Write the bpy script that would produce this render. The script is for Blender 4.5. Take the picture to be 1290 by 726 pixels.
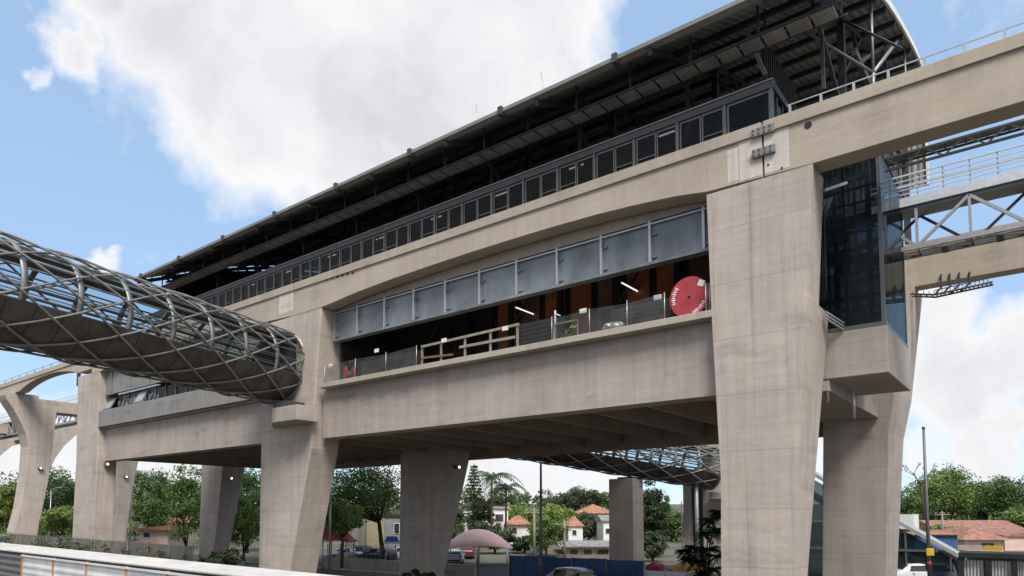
import bpy, bmesh, math, random
from mathutils import Vector, Matrix, noise as mnoise
random.seed(7)
R = math.radians
SC = bpy.context.scene
COL = SC.collection
for o in list(bpy.data.objects):
    bpy.data.objects.remove(o)

# ------------------------------------------------------------------ camera
FPX, CX, V0, CAMH, YAW, TILT = 876.0, 645.0, 588.74, 5.0, R(37.97), R(4.0)
cd = bpy.data.cameras.new('camera'); cam = bpy.data.objects.new('camera', cd); COL.objects.link(cam)
cd.sensor_width = 36.0; cd.lens = 36.0*FPX/1290.0
cd.shift_y = (V0-363.0)/1290.0
cd.clip_start = 0.1; cd.clip_end = 4000
cam.location = (0, 0, CAMH); cam.rotation_euler = (R(90)+TILT, 0, YAW)
SC.camera = cam
_c, _s = math.cos(YAW), math.sin(YAW)
def ray(u, v):
    x = (u-CX)/FPX; y = (V0-v)/FPX
    g = math.cos(TILT)-math.sin(TILT)*y; z = math.sin(TILT)+math.cos(TILT)*y
    return Vector((x*_c-_s*g, x*_s+_c*g, z))
def at(u, v, Y):                      # a surveyed point on the plane y = Y
    r = ray(u, v); t = Y/r.y
    return Vector((r.x*t, Y, CAMH+r.z*t))
def spot(u, d):                       # ground position at distance d along the view
    r = ray(u, 650); k = d/(r.x*-_s+r.y*_c)
    return Vector((r.x*k, r.y*k, 0))
def zat(v, d): return CAMH+(650-v)/878.0*d

# ------------------------------------------------------------------ light
SUN_EL, SUN_DIR = 51.0, Vector((0.76, -0.65, 0))
w = bpy.data.worlds.new('World'); SC.world = w; w.use_nodes = True
nt = w.node_tree; N = nt.nodes; L = nt.links; N.clear()
out = N.new('ShaderNodeOutputWorld'); bg = N.new('ShaderNodeBackground'); bg.inputs[1].default_value = 0.115
sky = N.new('ShaderNodeTexSky'); sky.sky_type = 'NISHITA'; sky.sun_disc = False
sky.sun_elevation = R(SUN_EL); sky.sun_rotation = math.atan2(SUN_DIR.x, SUN_DIR.y)
sky.air_density = 1.0; sky.dust_density = 0.6; sky.ozone_density = 1.2; sky.altitude = 700
tc = N.new('ShaderNodeTexCoord')
def vm(op, a, b=None):
    n = N.new('ShaderNodeVectorMath'); n.operation = op
    for i, x in enumerate((a, b)):
        if x is None: continue
        if isinstance(x, (tuple, list, Vector)): n.inputs[i].default_value = tuple(x)
        else: L.new(x, n.inputs[i])
    return n.outputs['Value'] if op in ('DISTANCE', 'DOT_PRODUCT', 'LENGTH') else n.outputs[0]
def mt(op, a, b=None, clamp=False):
    n = N.new('ShaderNodeMath'); n.operation = op; n.use_clamp = clamp
    for i, x in enumerate((a, b)):
        if x is None: continue
        if isinstance(x, (int, float)): n.inputs[i].default_value = x
        else: L.new(x, n.inputs[i])
    return n.outputs[0]
def nz(vec, scale, detail, rough):
    n = N.new('ShaderNodeTexNoise'); n.inputs['Scale'].default_value = scale
    n.inputs['Detail'].default_value = detail; n.inputs['Roughness'].default_value = rough
    L.new(vec, n.inputs['Vector']); return n
D = tc.outputs['Generated']
warp = nz(D, 5.0, 5, 0.6)
wv = vm('SCALE', vm('SUBTRACT', warp.outputs['Color'], (0.5, 0.5, 0.5))); wv.node.inputs['Scale'].default_value = 0.16
DW = vm('ADD', D, wv)
BL = [(140,5,75),(235,50,125),(330,70,150),(450,90,170),(580,50,170),(660,40,130),(700,75,70),(350,170,120),(440,190,120),(540,150,110),(270,130,100),
      (110,75,50),(50,82,28,.75),(130,328,26),(1205,470,90,1.2),(1275,440,80,1.2),(1175,395,50,.9),(1265,560,70,1.0),(1170,575,50,.7),(1000,600,80,.8),(640,600,110,.8),(730,585,60,.7),(175,600,120,.9),(20,590,90,.9),(560,560,100,.9)]
mask = None
for (u, v, r, *wt) in BL:
    c0 = ray(u, v).normalized(); c1 = ray(u+r, v).normalized(); c2 = ray(u, v-r).normalized()
    rad = 0.5*((c0-c1).length+(c0-c2).length)
    d = vm('DISTANCE', DW, c0)
    m = mt('SUBTRACT', 1.0, mt('DIVIDE', d, rad*1.25))
    if wt: m = mt('MINIMUM', m, wt[0]*.45)
    mask = m if mask is None else mt('MAXIMUM', mask, m)
# broken cloud in the rest of the sky
rest = nz(D, 2.3, 6, 0.55)
view = vm('DOT_PRODUCT', D, tuple(ray(645, 300).normalized()))
away = mt('MULTIPLY', mt('SUBTRACT', 0.62, view), 3.0, True)
restm = mt('MULTIPLY', mt('MULTIPLY', mt('SUBTRACT', rest.outputs['Fac'], 0.44), 4.0), away)
mask = mt('MAXIMUM', mask, restm)
edge = nz(D, 9.0, 8, 0.62)
mask = mt('ADD', mask, mt('MULTIPLY', mt('SUBTRACT', edge.outputs['Fac'], 0.5), 0.75))
dens = mt('MULTIPLY', mt('SUBTRACT', mask, 0.03), 2.9, True)
thick = mt('MULTIPLY', mt('SUBTRACT', mask, 0.22), 2.0, True)
big = nz(DW, 5.0, 6, 0.55)
shade = mt('MULTIPLY', thick, mt('MULTIPLY', mt('SUBTRACT', big.outputs['Fac'], 0.22), 2.2, True), True)
cc = N.new('ShaderNodeMixRGB'); L.new(shade, cc.inputs[0])
cc.inputs[1].default_value = (5.7, 5.7, 5.78, 1); cc.inputs[2].default_value = (3.95, 3.97, 4.25, 1)
# blue sky a little paler, as through thin haze
hz = N.new('ShaderNodeMixRGB'); hz.inputs[0].default_value = 0.62
hz.inputs[2].default_value = (2.75, 4.1, 5.85, 1)
L.new(sky.outputs[0], hz.inputs[1])
mx = N.new('ShaderNodeMixRGB'); L.new(dens, mx.inputs[0]); L.new(hz.outputs[0], mx.inputs[1]); L.new(cc.outputs[0], mx.inputs[2])
L.new(mx.outputs[0], bg.inputs[0]); L.new(bg.outputs[0], out.inputs[0])
sd = bpy.data.lights.new('sun', 'SUN'); sd.energy = 2.9; sd.angle = R(24); sd.color = (1.0, 0.95, 0.88)
sun = bpy.data.objects.new('sun', sd); COL.objects.link(sun)
sv = SUN_DIR.normalized()*math.cos(R(SUN_EL)) + Vector((0, 0, math.sin(R(SUN_EL))))
sun.rotation_euler = sv.to_track_quat('Z', 'Y').to_euler(); sun.location = (60, -60, 90)
SC.view_settings.view_transform = 'Standard'; SC.view_settings.look = 'None'
SC.view_settings.exposure = 0.62; SC.view_settings.gamma = 1.0
SC.cycles.max_bounces = 6; SC.cycles.transparent_max_bounces = 12

# ------------------------------------------------------------------ materials
def newmat(name):
    m = bpy.data.materials.new(name); m.use_nodes = True
    n = m.node_tree.nodes; b = n['Principled BSDF']
    return m, n, m.node_tree.links, b
def simple(name, col, rough=0.6, metal=0.0, vary=0.12, scale=3.0, spec=0.4, stretch=(1, 1, 1)):
    m, n, l, b = newmat(name)
    t = n.new('ShaderNodeTexCoord'); mp = n.new('ShaderNodeMapping'); mp.inputs['Scale'].default_value = stretch
    l.new(t.outputs['Object'], mp.inputs[0])
    z = n.new('ShaderNodeTexNoise'); z.inputs['Scale'].default_value = scale; z.inputs['Detail'].default_value = 6; z.inputs['Roughness'].default_value = .6
    l.new(mp.outputs[0], z.inputs['Vector'])
    r = n.new('ShaderNodeValToRGB')
    r.color_ramp.elements[0].position = .3; r.color_ramp.elements[1].position = .7
    r.color_ramp.elements[0].color = (*[c*(1-vary) for c in col], 1); r.color_ramp.elements[1].color = (*[min(1, c*(1+vary)) for c in col], 1)
    l.new(z.outputs['Fac'], r.inputs[0]); l.new(r.outputs[0], b.inputs['Base Color'])
    b.inputs['Roughness'].default_value = rough; b.inputs['Metallic'].default_value = metal
    b.inputs['Specular IOR Level'].default_value = spec
    return m
def concrete(name, col, streak=0.35, lines=0.35, pitch=2.4, stain=0.25, warm=(1, .96, .9)):
    m, n, l, b = newmat(name)
    t = n.new('ShaderNodeTexCoord')
    def noise(sc, stretch, det=6, ro=.6):
        mp = n.new('ShaderNodeMapping'); mp.inputs['Scale'].default_value = stretch; l.new(t.outputs['Object'], mp.inputs[0])
        z = n.new('ShaderNodeTexNoise'); z.inputs['Scale'].default_value = sc; z.inputs['Detail'].default_value = det; z.inputs['Roughness'].default_value = ro
        l.new(mp.outputs[0], z.inputs['Vector']); return z.outputs['Fac']
    def mth(op, a, bb, cl=False):
        q = n.new('ShaderNodeMath'); q.operation = op; q.use_clamp = cl
        for i, x in enumerate((a, bb)):
            if isinstance(x, (int, float)): q.inputs[i].default_value = x
            else: l.new(x, q.inputs[i])
        return q.outputs[0]
    f1 = noise(.45, (1, 1, 1)); f2 = noise(1.0, (2.6, 2.6, .16), 7, .65); f3 = noise(9, (1, 1, 1), 8, .7)
    f4 = noise(.9, (.5, .5, 1.6), 5, .6); f5 = noise(1.0, (.35, .35, 9.0), 3, .5)
    sep = n.new('ShaderNodeSeparateXYZ'); l.new(t.outputs['Object'], sep.inputs[0])
    # formwork joints: one thin darker line per lift, fine board lines between
    zf = mth('FRACT', mth('DIVIDE', sep.outputs['Z'], pitch), 0)
    ln = mth('LESS_THAN', mth('ABSOLUTE', mth('SUBTRACT', zf, .5), 0), .009)
    xs = mth('ADD', sep.outputs['X'], sep.outputs['Y'])
    xf = mth('FRACT', mth('DIVIDE', xs, 1.22), 0)
    xl = mth('MULTIPLY', mth('LESS_THAN', mth('ABSOLUTE', mth('SUBTRACT', xf, .5), 0), .011), .45)
    v = mth('ADD', 1.0, mth('MULTIPLY', mth('SUBTRACT', f1, .5), .55))
    v = mth('ADD', v, mth('MULTIPLY', mth('SUBTRACT', f2, .5), streak*1.3))
    v = mth('ADD', v, mth('MULTIPLY', mth('SUBTRACT', f3, .5), .22))
    v = mth('ADD', v, mth('MULTIPLY', mth('SUBTRACT', f5, .5), .22))
    v = mth('SUBTRACT', v, mth('MULTIPLY', mth('MULTIPLY', mth('SUBTRACT', f4, .56), 4.0, True), stain))
    v = mth('SUBTRACT', v, mth('MULTIPLY', mth('MAXIMUM', ln, xl), lines))
    if lines > .12:
        cv = n.new('ShaderNodeCombineXYZ')
        l.new(mth('FLOOR', mth('ADD', mth('DIVIDE', xs, 1.22), .5), 0), cv.inputs[0]); l.new(mth('FLOOR', mth('ADD', mth('DIVIDE', sep.outputs['Z'], pitch), .5), 0), cv.inputs[1])
        wn = n.new('ShaderNodeTexWhiteNoise'); l.new(cv.outputs[0], wn.inputs[0])
        v = mth('ADD', v, mth('MULTIPLY', mth('SUBTRACT', wn.outputs['Value'], .5), .09))
    drip = noise(1.0, (5.5, 5.5, .10), 4, .6)
    v = mth('SUBTRACT', v, mth('MULTIPLY', mth('MULTIPLY', mth('SUBTRACT', drip, .58), 6.0, True), streak*.45))
    hue = n.new('ShaderNodeMixRGB'); l.new(noise(.8, (1, 1, .6), 4), hue.inputs[0])
    hue.inputs[1].default_value = (*[a*w_ for a, w_ in zip(col, warm)], 1); hue.inputs[2].default_value = (*[a*w_ for a, w_ in zip(col, (1, .985, .96))], 1)
    mu = n.new('ShaderNodeMixRGB'); mu.blend_type = 'MULTIPLY'; mu.inputs[0].default_value = 1
    cmb = n.new('ShaderNodeCombineColor')
    for i in range(3): l.new(v, cmb.inputs[i])
    l.new(hue.outputs[0], mu.inputs[1]); l.new(cmb.outputs[0], mu.inputs[2]); l.new(mu.outputs[0], b.inputs['Base Color'])
    b.inputs['Roughness'].default_value = .9; b.inputs['Specular IOR Level'].default_value = .25
    bp = n.new('ShaderNodeBump'); bp.inputs['Strength'].default_value = .35; bp.inputs['Distance'].default_value = .03
    l.new(v, bp.inputs['Height']); l.new(bp.outputs[0], b.inputs['Normal'])
    return m
def glass(name, tint, through=.35, rough=.03, back=None, spec=.8):
    m, n, l, b = newmat(name)
    o = n['Material Output']
    b.inputs['Base Color'].default_value = (*tint, 1); b.inputs['Roughness'].default_value = rough; b.inputs['Specular IOR Level'].default_value = spec
    t = n.new('ShaderNodeBsdfTransparent'); t.inputs[0].default_value = (*(back or [min(1, c*1.0+.45) for c in tint]), 1)
    mx_ = n.new('ShaderNodeMixShader'); mx_.inputs[0].default_value = through
    l.new(b.outputs[0], mx_.inputs[1]); l.new(t.outputs[0], mx_.inputs[2]); l.new(mx_.outputs[0], o.inputs[0])
    return m
def emit(name, col, s):
    m, n, l, b = newmat(name)
    b.inputs['Base Color'].default_value = (*col, 1); b.inputs['Emission Color'].default_value = (*col, 1); b.inputs['Emission Strength'].default_value = s
    return m
def leafmat(name, dark, light, scale=.45, trans=.25):
    m, n, l, b = newmat(name)
    t = n.new('ShaderNodeTexCoord'); z = n.new('ShaderNodeTexNoise'); z.inputs['Scale'].default_value = scale; z.inputs['Detail'].default_value = 5
    l.new(t.outputs['Object'], z.inputs['Vector'])
    r = n.new('ShaderNodeValToRGB'); r.color_ramp.elements[0].position = .33; r.color_ramp.elements[1].position = .68
    r.color_ramp.elements[0].color = (*dark, 1); r.color_ramp.elements[1].color = (*light, 1)
    l.new(z.outputs['Fac'], r.inputs[0]); l.new(r.outputs[0], b.inputs['Base Color'])
    b.inputs['Roughness'].default_value = .55; b.inputs['Specular IOR Level'].default_value = .3
    gi = n.new('ShaderNodeNewGeometry'); mr = n.new('ShaderNodeMapRange'); mr.inputs[3].default_value = .7; mr.inputs[4].default_value = 1.95; l.new(gi.outputs['Random Per Island'], mr.inputs[0])
    hs = n.new('ShaderNodeHueSaturation'); l.new(mr.outputs[0], hs.inputs['Value']); l.new(r.outputs[0], hs.inputs['Color'])
    mh = n.new('ShaderNodeMapRange'); mh.inputs[3].default_value = .475; mh.inputs[4].default_value = .515; l.new(gi.outputs['Random Per Island'], mh.inputs[0]); l.new(mh.outputs[0], hs.inputs['Hue'])
    l.new(hs.outputs[0], b.inputs['Base Color'])
    tr = n.new('ShaderNodeBsdfTranslucent'); l.new(hs.outputs[0], tr.inputs[0])
    ms = n.new('ShaderNodeMixShader'); ms.inputs[0].default_value = trans
    l.new(b.outputs[0], ms.inputs[1]); l.new(tr.outputs[0], ms.inputs[2]); l.new(ms.outputs[0], n['Material Output'].inputs[0])
    return m
def tiles(name, col):
    m, n, l, b = newmat(name)
    t = n.new('ShaderNodeTexCoord'); wv_ = n.new('ShaderNodeTexWave'); wv_.inputs['Scale'].default_value = 1.6; wv_.inputs['Distortion'].default_value = 1.5
    z = n.new('ShaderNodeTexNoise'); z.inputs['Scale'].default_value = 1.4; z.inputs['Detail'].default_value = 7
    l.new(t.outputs['Object'], wv_.inputs[0]); l.new(t.outputs['Object'], z.inputs['Vector'])
    r = n.new('ShaderNodeValToRGB'); r.color_ramp.elements[0].position = .3; r.color_ramp.elements[1].position = .72
    r.color_ramp.elements[0].color = (*[c*.55 for c in col], 1); r.color_ramp.elements[1].color = (*[min(1, c*1.25) for c in col], 1)
    a = n.new('ShaderNodeMath'); a.operation = 'MULTIPLY_ADD'; a.inputs[1].default_value = .18
    l.new(wv_.outputs['Fac'], a.inputs[0]); l.new(z.outputs['Fac'], a.inputs[2]); 
    s2 = n.new('ShaderNodeMath'); s2.operation = 'SUBTRACT'; s2.inputs[1].default_value = .09; l.new(a.outputs[0], s2.inputs[0])
    l.new(s2.outputs[0], r.inputs[0]); l.new(r.outputs[0], b.inputs['Base Color']); b.inputs['Roughness'].default_value = .85
    bp = n.new('ShaderNodeBump'); bp.inputs['Strength'].default_value = .5; bp.inputs['Distance'].default_value = .06
    l.new(wv_.outputs['Fac'], bp.inputs['Height']); l.new(bp.outputs[0], b.inputs['Normal'])
    return m
def netting(name, col, open_=.5):
    m, n, l, b = newmat(name)
    b.inputs['Base Color'].default_value = (*col, 1); b.inputs['Roughness'].default_value = .8
    t = n.new('ShaderNodeTexCoord'); z = n.new('ShaderNodeTexNoise'); z.inputs['Scale'].default_value = 1.3; z.inputs['Detail'].default_value = 8
    l.new(t.outputs['Object'], z.inputs['Vector'])
    r = n.new('ShaderNodeMapRange'); r.inputs[1].default_value = .3; r.inputs[2].default_value = .7; r.inputs[3].default_value = open_-.18; r.inputs[4].default_value = open_+.18
    l.new(z.outputs['Fac'], r.inputs[0])
    tr = n.new('ShaderNodeBsdfTransparent'); ms = n.new('ShaderNodeMixShader')
    l.new(r.outputs[0], ms.inputs[0]); l.new(b.outputs[0], ms.inputs[1]); l.new(tr.outputs[0], ms.inputs[2]); l.new(ms.outputs[0], n['Material Output'].inputs[0])
    return m

M = dict(
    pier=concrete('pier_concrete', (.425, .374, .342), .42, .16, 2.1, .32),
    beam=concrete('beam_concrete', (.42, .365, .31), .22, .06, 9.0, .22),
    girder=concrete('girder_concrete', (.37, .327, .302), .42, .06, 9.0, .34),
    slab=concrete('slab_concrete', (.40, .36, .32), .3, .0, 9.0, .45),
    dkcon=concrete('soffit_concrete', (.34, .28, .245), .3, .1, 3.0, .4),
    grey=concrete('grey_concrete', (.235, .23, .232), .45, .05, 9, .35),
    box=concrete('lift_base_concrete', (.39, .35, .325), .25, .2, .85, .2),
    patch=concrete('grout_patch', (.56, .52, .485), .5, .0, 9, .5),
    oldwall=concrete('old_wall', (.33, .31, .28), .6, .1, 2, .6),
    white_con=concrete('white_barrier', (.54, .53, .525), .3, .0, 9, .4),
    beige=concrete('beige_wall', (.46, .42, .36), .12, .05, 3.0, .12),
    steel=simple('grey_painted_steel', (.22, .222, .225), .45, .3, .14, 2, stretch=(1, 1, .4)),
    pipe=simple('grey_steel_pipe', (.25, .245, .235), .42, .35, .15, 3),
    panel=simple('blue_grey_plate', (.19, .21, .226), .5, .2, .34, .9, stretch=(1, 1, .5)),
    rail=simple('galvanised_rail', (.42, .43, .44), .4, .5, .12, 6),
    palerail=simple('pale_galvanised_rail', (.60, .63, .65), .4, .3, .1, 6),
    dark=simple('dark_steel', (.065, .063, .064), .6, .2, .3, 2),
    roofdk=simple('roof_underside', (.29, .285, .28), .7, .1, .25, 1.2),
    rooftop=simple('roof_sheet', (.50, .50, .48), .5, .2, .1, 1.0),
    gutter=simple('gutter_steel', (.22, .215, .205), .5, .3, .15, 1.5),
    frame=simple('window_frame', (.13, .13, .128), .45, .4, .12, 3),
    fascia=simple('dark_fascia', (.075, .073, .073), .5, .2, .15, 2),
    grate=simple('walkway_grating', (.33, .325, .32), .6, .3, .3, 1.4),
    winglass=glass('platform_glass', (.012, .012, .013), .6, .10, (.7, .7, .7), .25),
    liftglass=glass('lift_glass', (.012, .018, .022), .66, .04, (.55, .62, .65), .25),
    tubeglass=glass('tube_glass', (.06, .09, .10), .92, .06, (.86, .92, .94), .15),
    hallglass=glass('hall_glass', (.012, .022, .026), .3, .05, (.3, .38, .42), .5),
    houseglass=simple('house_glass', (.04, .045, .05), .08, 0, .3, 2, .8),
    clad=simple('tube_cladding', (.115, .095, .083), .5, .3, .45, .9, stretch=(1.2, 1.2, .35)),
    tubetop=simple('tube_roof_panel', (.38, .38, .37), .45, .3, .15, 1),
    rust=simple('orange_panel', (.36, .12, .045), .7, 0, .45, .7),
    brown=simple('brown_panel', (.20, .10, .065), .7, 0, .4, .8),
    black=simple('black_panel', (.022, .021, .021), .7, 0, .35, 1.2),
    red=simple('red_paint', (.36, .04, .048), .55, 0, .22, 2.2),
    white=simple('white_paint', (.72, .71, .69), .6, 0, .1, 1.5),
    cream=simple('cream_wall', (.60, .51, .40), .85, 0, .14, 1.0, .2),
    pinkwall=simple('pink_wall', (.58, .43, .36), .85, 0, .14, 1.0, .2),
    yellowwall=simple('yellow_wall', (.50, .43, .26), .85, 0, .14, 1.0, .2),
    greywall=simple('grey_wall', (.33, .325, .32), .85, 0, .18, 1.0, .2),
    whitewall=simple('white_wall', (.72, .70, .67), .85, 0, .1, 1.0, .2),
    bluewall=simple('blue_wall', (.05, .10, .21), .75, 0, .15, 1.0, .3),
    tile=tiles('clay_tile', (.40, .185, .11)),
    tile2=tiles('red_tile', (.32, .155, .11)),
    greyroof=tiles('fibre_cement_roof', (.27, .26, .25)),
    hoard=simple('blue_hoarding', (.025, .065, .17), .55, 0, .2, .7, stretch=(1, 1, .3)),
    corr=simple('corrugated_sheet', (.60, .59, .58), .5, .0, .15, 1.2),
    orange=simple('orange_post', (.52, .24, .10), .6, 0, .25, 3),
    yellow=simple('yellow_paint', (.70, .43, .03), .5, 0, .1, 3),
    pinkcanvas=simple('pink_canvas', (.55, .36, .34), .8, 0, .1, .8),
    redcanvas=simple('red_canvas', (.40, .06, .09), .75, 0, .15, 1.2),
    asphalt=simple('asphalt', (.055, .054, .052), .9, 0, .3, .6, .2),
    dirt=simple('ground_soil', (.13, .12, .095), .95, 0, .35, .25, .1),
    grass=simple('hill_grass', (.07, .09, .035), .95, 0, .4, .12, .1),
    bark=simple('bark', (.075, .055, .042), .9, 0, .3, 3, .1),
    tyre=simple('tyre_rubber', (.02, .02, .02), .85, 0, .2, 6, .2),
    rim=simple('wheel_rim', (.40, .40, .41), .35, .7, .1, 6),
    carglass=simple('car_glass', (.018, .02, .023), .06, 0, .2, 2, .9),
    silver=simple('silver_paint', (.46, .47, .48), .28, .5, .04, 1),
    carblack=simple('black_car_paint', (.018, .018, .02), .2, .1, .1, 1, .7),
    carnavy=simple('navy_car_paint', (.035, .045, .10), .2, .2, .1, 1, .7),
    carwhite=simple('white_car_paint', (.70, .70, .70), .3, 0, .04, 1, .6),
    carred=simple('red_car_paint', (.16, .03, .03), .3, .1, .08, 1, .6),
    lampred=simple('red_lens', (.35, .02, .02), .2, 0, .1, 3, .6),
    lampclear=simple('clear_lens', (.65, .65, .66), .15, 0, .05, 3, .7),
    pole=simple('pole_steel', (.17, .17, .165), .5, .4, .15, 2),
    wood=simple('pale_timber', (.27, .23, .185), .8, 0, .2, 2.5),
    net=netting('fence_netting', (.10, .095, .075), .16),
    net2=netting('safety_netting', (.09, .09, .09), .62),
    bluesign=simple('blue_sign', (.06, .17, .50), .5, 0, .1, 2),
    tube_lamp=emit('lit_tube_lamp', (.95, .95, 1.0), .8),
    flood=emit('lit_floodlight', (1.0, .93, .82), 1.6),
    leafA=leafmat('leaf_dark', (.034, .064, .018), (.09, .15, .042)),
    leafB=leafmat('leaf_mid', (.055, .10, .022), (.145, .215, .055)),
    leafC=leafmat('leaf_bright', (.095, .15, .028), (.22, .28, .07)),
    leafD=leafmat('leaf_olive', (.035, .055, .025), (.08, .10, .05)),
    leafE=leafmat('leaf_blackish', (.014, .026, .011), (.04, .065, .022)),
    palm=leafmat('palm_leaf', (.028, .052, .022), (.075, .11, .045)),
)

def torn(m, lo=.24, hi=.32, sc=.9):
    n = m.node_tree.nodes; l = m.node_tree.links
    t = n.new('ShaderNodeTexCoord'); z = n.new('ShaderNodeTexNoise'); z.inputs['Scale'].default_value = sc; z.inputs['Detail'].default_value = 8; z.inputs['Roughness'].default_value = .65
    l.new(t.outputs['Object'], z.inputs['Vector'])
    r = n.new('ShaderNodeMapRange'); r.inputs[1].default_value = lo; r.inputs[2].default_value = hi; l.new(z.outputs['Fac'], r.inputs[0])
    tr = n.new('ShaderNodeBsdfTransparent'); ms = n.new('ShaderNodeMixShader')
    l.new(r.outputs[0], ms.inputs[0]); l.new(tr.outputs[0], ms.inputs[1]); l.new(n['Principled BSDF'].outputs[0], ms.inputs[2]); l.new(ms.outputs[0], n['Material Output'].inputs[0])
torn(M['patch'])

# ------------------------------------------------------------------ mesh helpers
ORG = {}
class MB:
    def __init__(self): self.v = []; self.f = []; self.sm = []
    def add(self, vs, fs, smooth=False):
        b = len(self.v); self.v += [Vector(p) for p in vs]
        for f in fs: self.f.append([i+b for i in f]); self.sm.append(smooth)
        return self
    def box(self, x0, x1, y0, y1, z0, z1):
        return self.add([(x0,y0,z0),(x1,y0,z0),(x1,y1,z0),(x0,y1,z0),(x0,y0,z1),(x1,y0,z1),(x1,y1,z1),(x0,y1,z1)],
            [(3,2,1,0),(4,5,6,7),(0,1,5,4),(1,2,6,5),(2,3,7,6),(3,0,4,7)])
    def loft(self, rings, cap=True, smooth=False, closed=True):
        n = len(rings[0]); vs = [p for r in rings for p in r]; fs = []
        for k in range(len(rings)-1):
            for i in range(n if closed else n-1):
                j = (i+1) % n
                fs.append((k*n+i, k*n+j, (k+1)*n+j, (k+1)*n+i))
        self.add(vs, fs, smooth)
        if cap and closed:
            b = len(self.v)-len(vs)
            self.f.append([b+i for i in range(n)][::-1]); self.sm.append(False)
            self.f.append([b+(len(rings)-1)*n+i for i in range(n)]); self.sm.append(False)
        return self
    def prism_xz(self, pts, y0, y1):
        return self.loft([[(x, y0, z) for x, z in pts], [(x, y1, z) for x, z in pts]])
    def prism_yz(self, pts, x0, x1):
        return self.loft([[(x0, y, z) for y, z in pts], [(x1, y, z) for y, z in pts]])
    def prism_xy(self, pts, z0, z1):
        return self.loft([[(x, y, z0) for x, y in pts], [(x, y, z1) for x, y in pts]])
    def _basis(self, p, q):
        d = (Vector(q)-Vector(p)).normalized(); up = Vector((0, 0, 1)) if abs(d.z) < .95 else Vector((1, 0, 0))
        a = d.cross(up).normalized(); return a, a.cross(d).normalized()
    def tube(self, p, q, r, n=8, r2=None):
        a, b = self._basis(p, q); r2 = r if r2 is None else r2
        rg = []
        for c, rr in ((Vector(p), r), (Vector(q), r2)):
            rg.append([c+a*math.cos(2*math.pi*i/n)*rr+b*math.sin(2*math.pi*i/n)*rr for i in range(n)])
        return self.loft(rg, True, n > 5)
    def bar(self, p, q, w_, h_):
        a, b = self._basis(p, q)
        return self.loft([[Vector(c)+a*sx*w_/2+b*sy*h_/2 for sx, sy in ((-1,-1),(1,-1),(1,1),(-1,1))] for c in (p, q)])
    def path(self, pts, r, n=6):
        rg = []; pts = [Vector(p) for p in pts]
        for i, p in enumerate(pts):
            d0 = pts[max(i-1, 0)]; d1 = pts[min(i+1, len(pts)-1)]
            a, b = self._basis(d0, d1)
            rr = r[i] if isinstance(r, (list, tuple)) else r
            rg.append([p+a*math.cos(2*math.pi*k/n)*rr+b*math.sin(2*math.pi*k/n)*rr for k in range(n)])
        return self.loft(rg, True, True)
    def disc(self, c, ax, r, th, n=28):
        ax = Vector(ax).normalized(); return self.tube(Vector(c)-ax*th/2, Vector(c)+ax*th/2, r, n)
    def quad(self, a, b, c, d): return self.add([a, b, c, d], [(0, 1, 2, 3)])
    def build(self, name, mat, parent=None, bevel=0):
        me = bpy.data.meshes.new(name)
        if parent is not None: org = ORG[parent.name]
        else:
            xs = [p.x for p in self.v]; ys = [p.y for p in self.v]
            org = Vector(((min(xs)+max(xs))/2, (min(ys)+max(ys))/2, min(p.z for p in self.v)))
        me.from_pydata([tuple(p-org) for p in self.v], [], self.f)
        me.polygons.foreach_set('use_smooth', self.sm)
        bm = bmesh.new(); bm.from_mesh(me); bmesh.ops.recalc_face_normals(bm, faces=bm.faces) if len(bm.faces) < 4000 else None; bm.to_mesh(me); bm.free()
        me.materials.append(mat); me.update()
        o = bpy.data.objects.new(name, me); COL.objects.link(o)
        if parent is not None: o.parent = parent
        else: o.location = org
        ORG[o.name] = org
        if bevel:
            b = o.modifiers.new('bevel', 'BEVEL'); b.width = bevel; b.segments = 2; b.limit_method = 'ANGLE'; b.angle_limit = R(35)
        return o
def tag(o, label, cat, group=None, kind=None):
    o['label'] = label; o['category'] = cat
    if group: o['group'] = group
    if kind: o['kind'] = kind
    return o
def empty(name, loc, label, cat, group=None):
    o = bpy.data.objects.new(name, None); COL.objects.link(o); o.location = loc; o.empty_display_size = .3
    ORG[o.name] = Vector(loc); return tag(o, label, cat, group)
def structure(o): o['kind'] = 'structure'; return o
def copy_tree(o, parent=None):
    c = o.copy(); COL.objects.link(c)
    if parent is not None: c.parent = parent; c.matrix_parent_inverse.identity()
    for ch in list(o.children): copy_tree(ch, c)
    return c

# ------------------------------------------------------------------ ground
def hill(x, y):
    d = -_s*x+_c*y
    t = min(1, max(0, (d-75)/170)); t = t*t*(3-2*t)
    return 9.0*t
b = MB(); nx, ny = 70, 60
xs = [-700+20*i for i in range(71)]; ys = [9.2]+[20+14*k for k in range(59)]
for j, y in enumerate(ys):
    for x in xs: b.v.append(Vector((x, y, hill(x, y))))
for j in range(len(ys)-1):
    for i in range(70):
        b.f.append([j*71+i, j*71+i+1, (j+1)*71+i+1, (j+1)*71+i]); b.sm.append(True)
structure(b.build('ground', M['dirt']))
structure(MB().box(-700, 700, -300, 9.15, -1, 2.2).build('embankment', M['asphalt']))
structure(MB().quad((-66, 43.5, .006), (-14, 43.5, .006), (-14, 66, .006), (-66, 66, .006)).build('parking_lot', M['asphalt']))
structure(MB().quad((-160, 28.5, .004), (60, 28.5, .004), (60, 36.8, .004), (-160, 36.8, .004)).build('road', M['asphalt']))
structure(MB().box(-150, 60, 41.2, 41.9, 0, .13).build('kerb', M['slab']))

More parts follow.
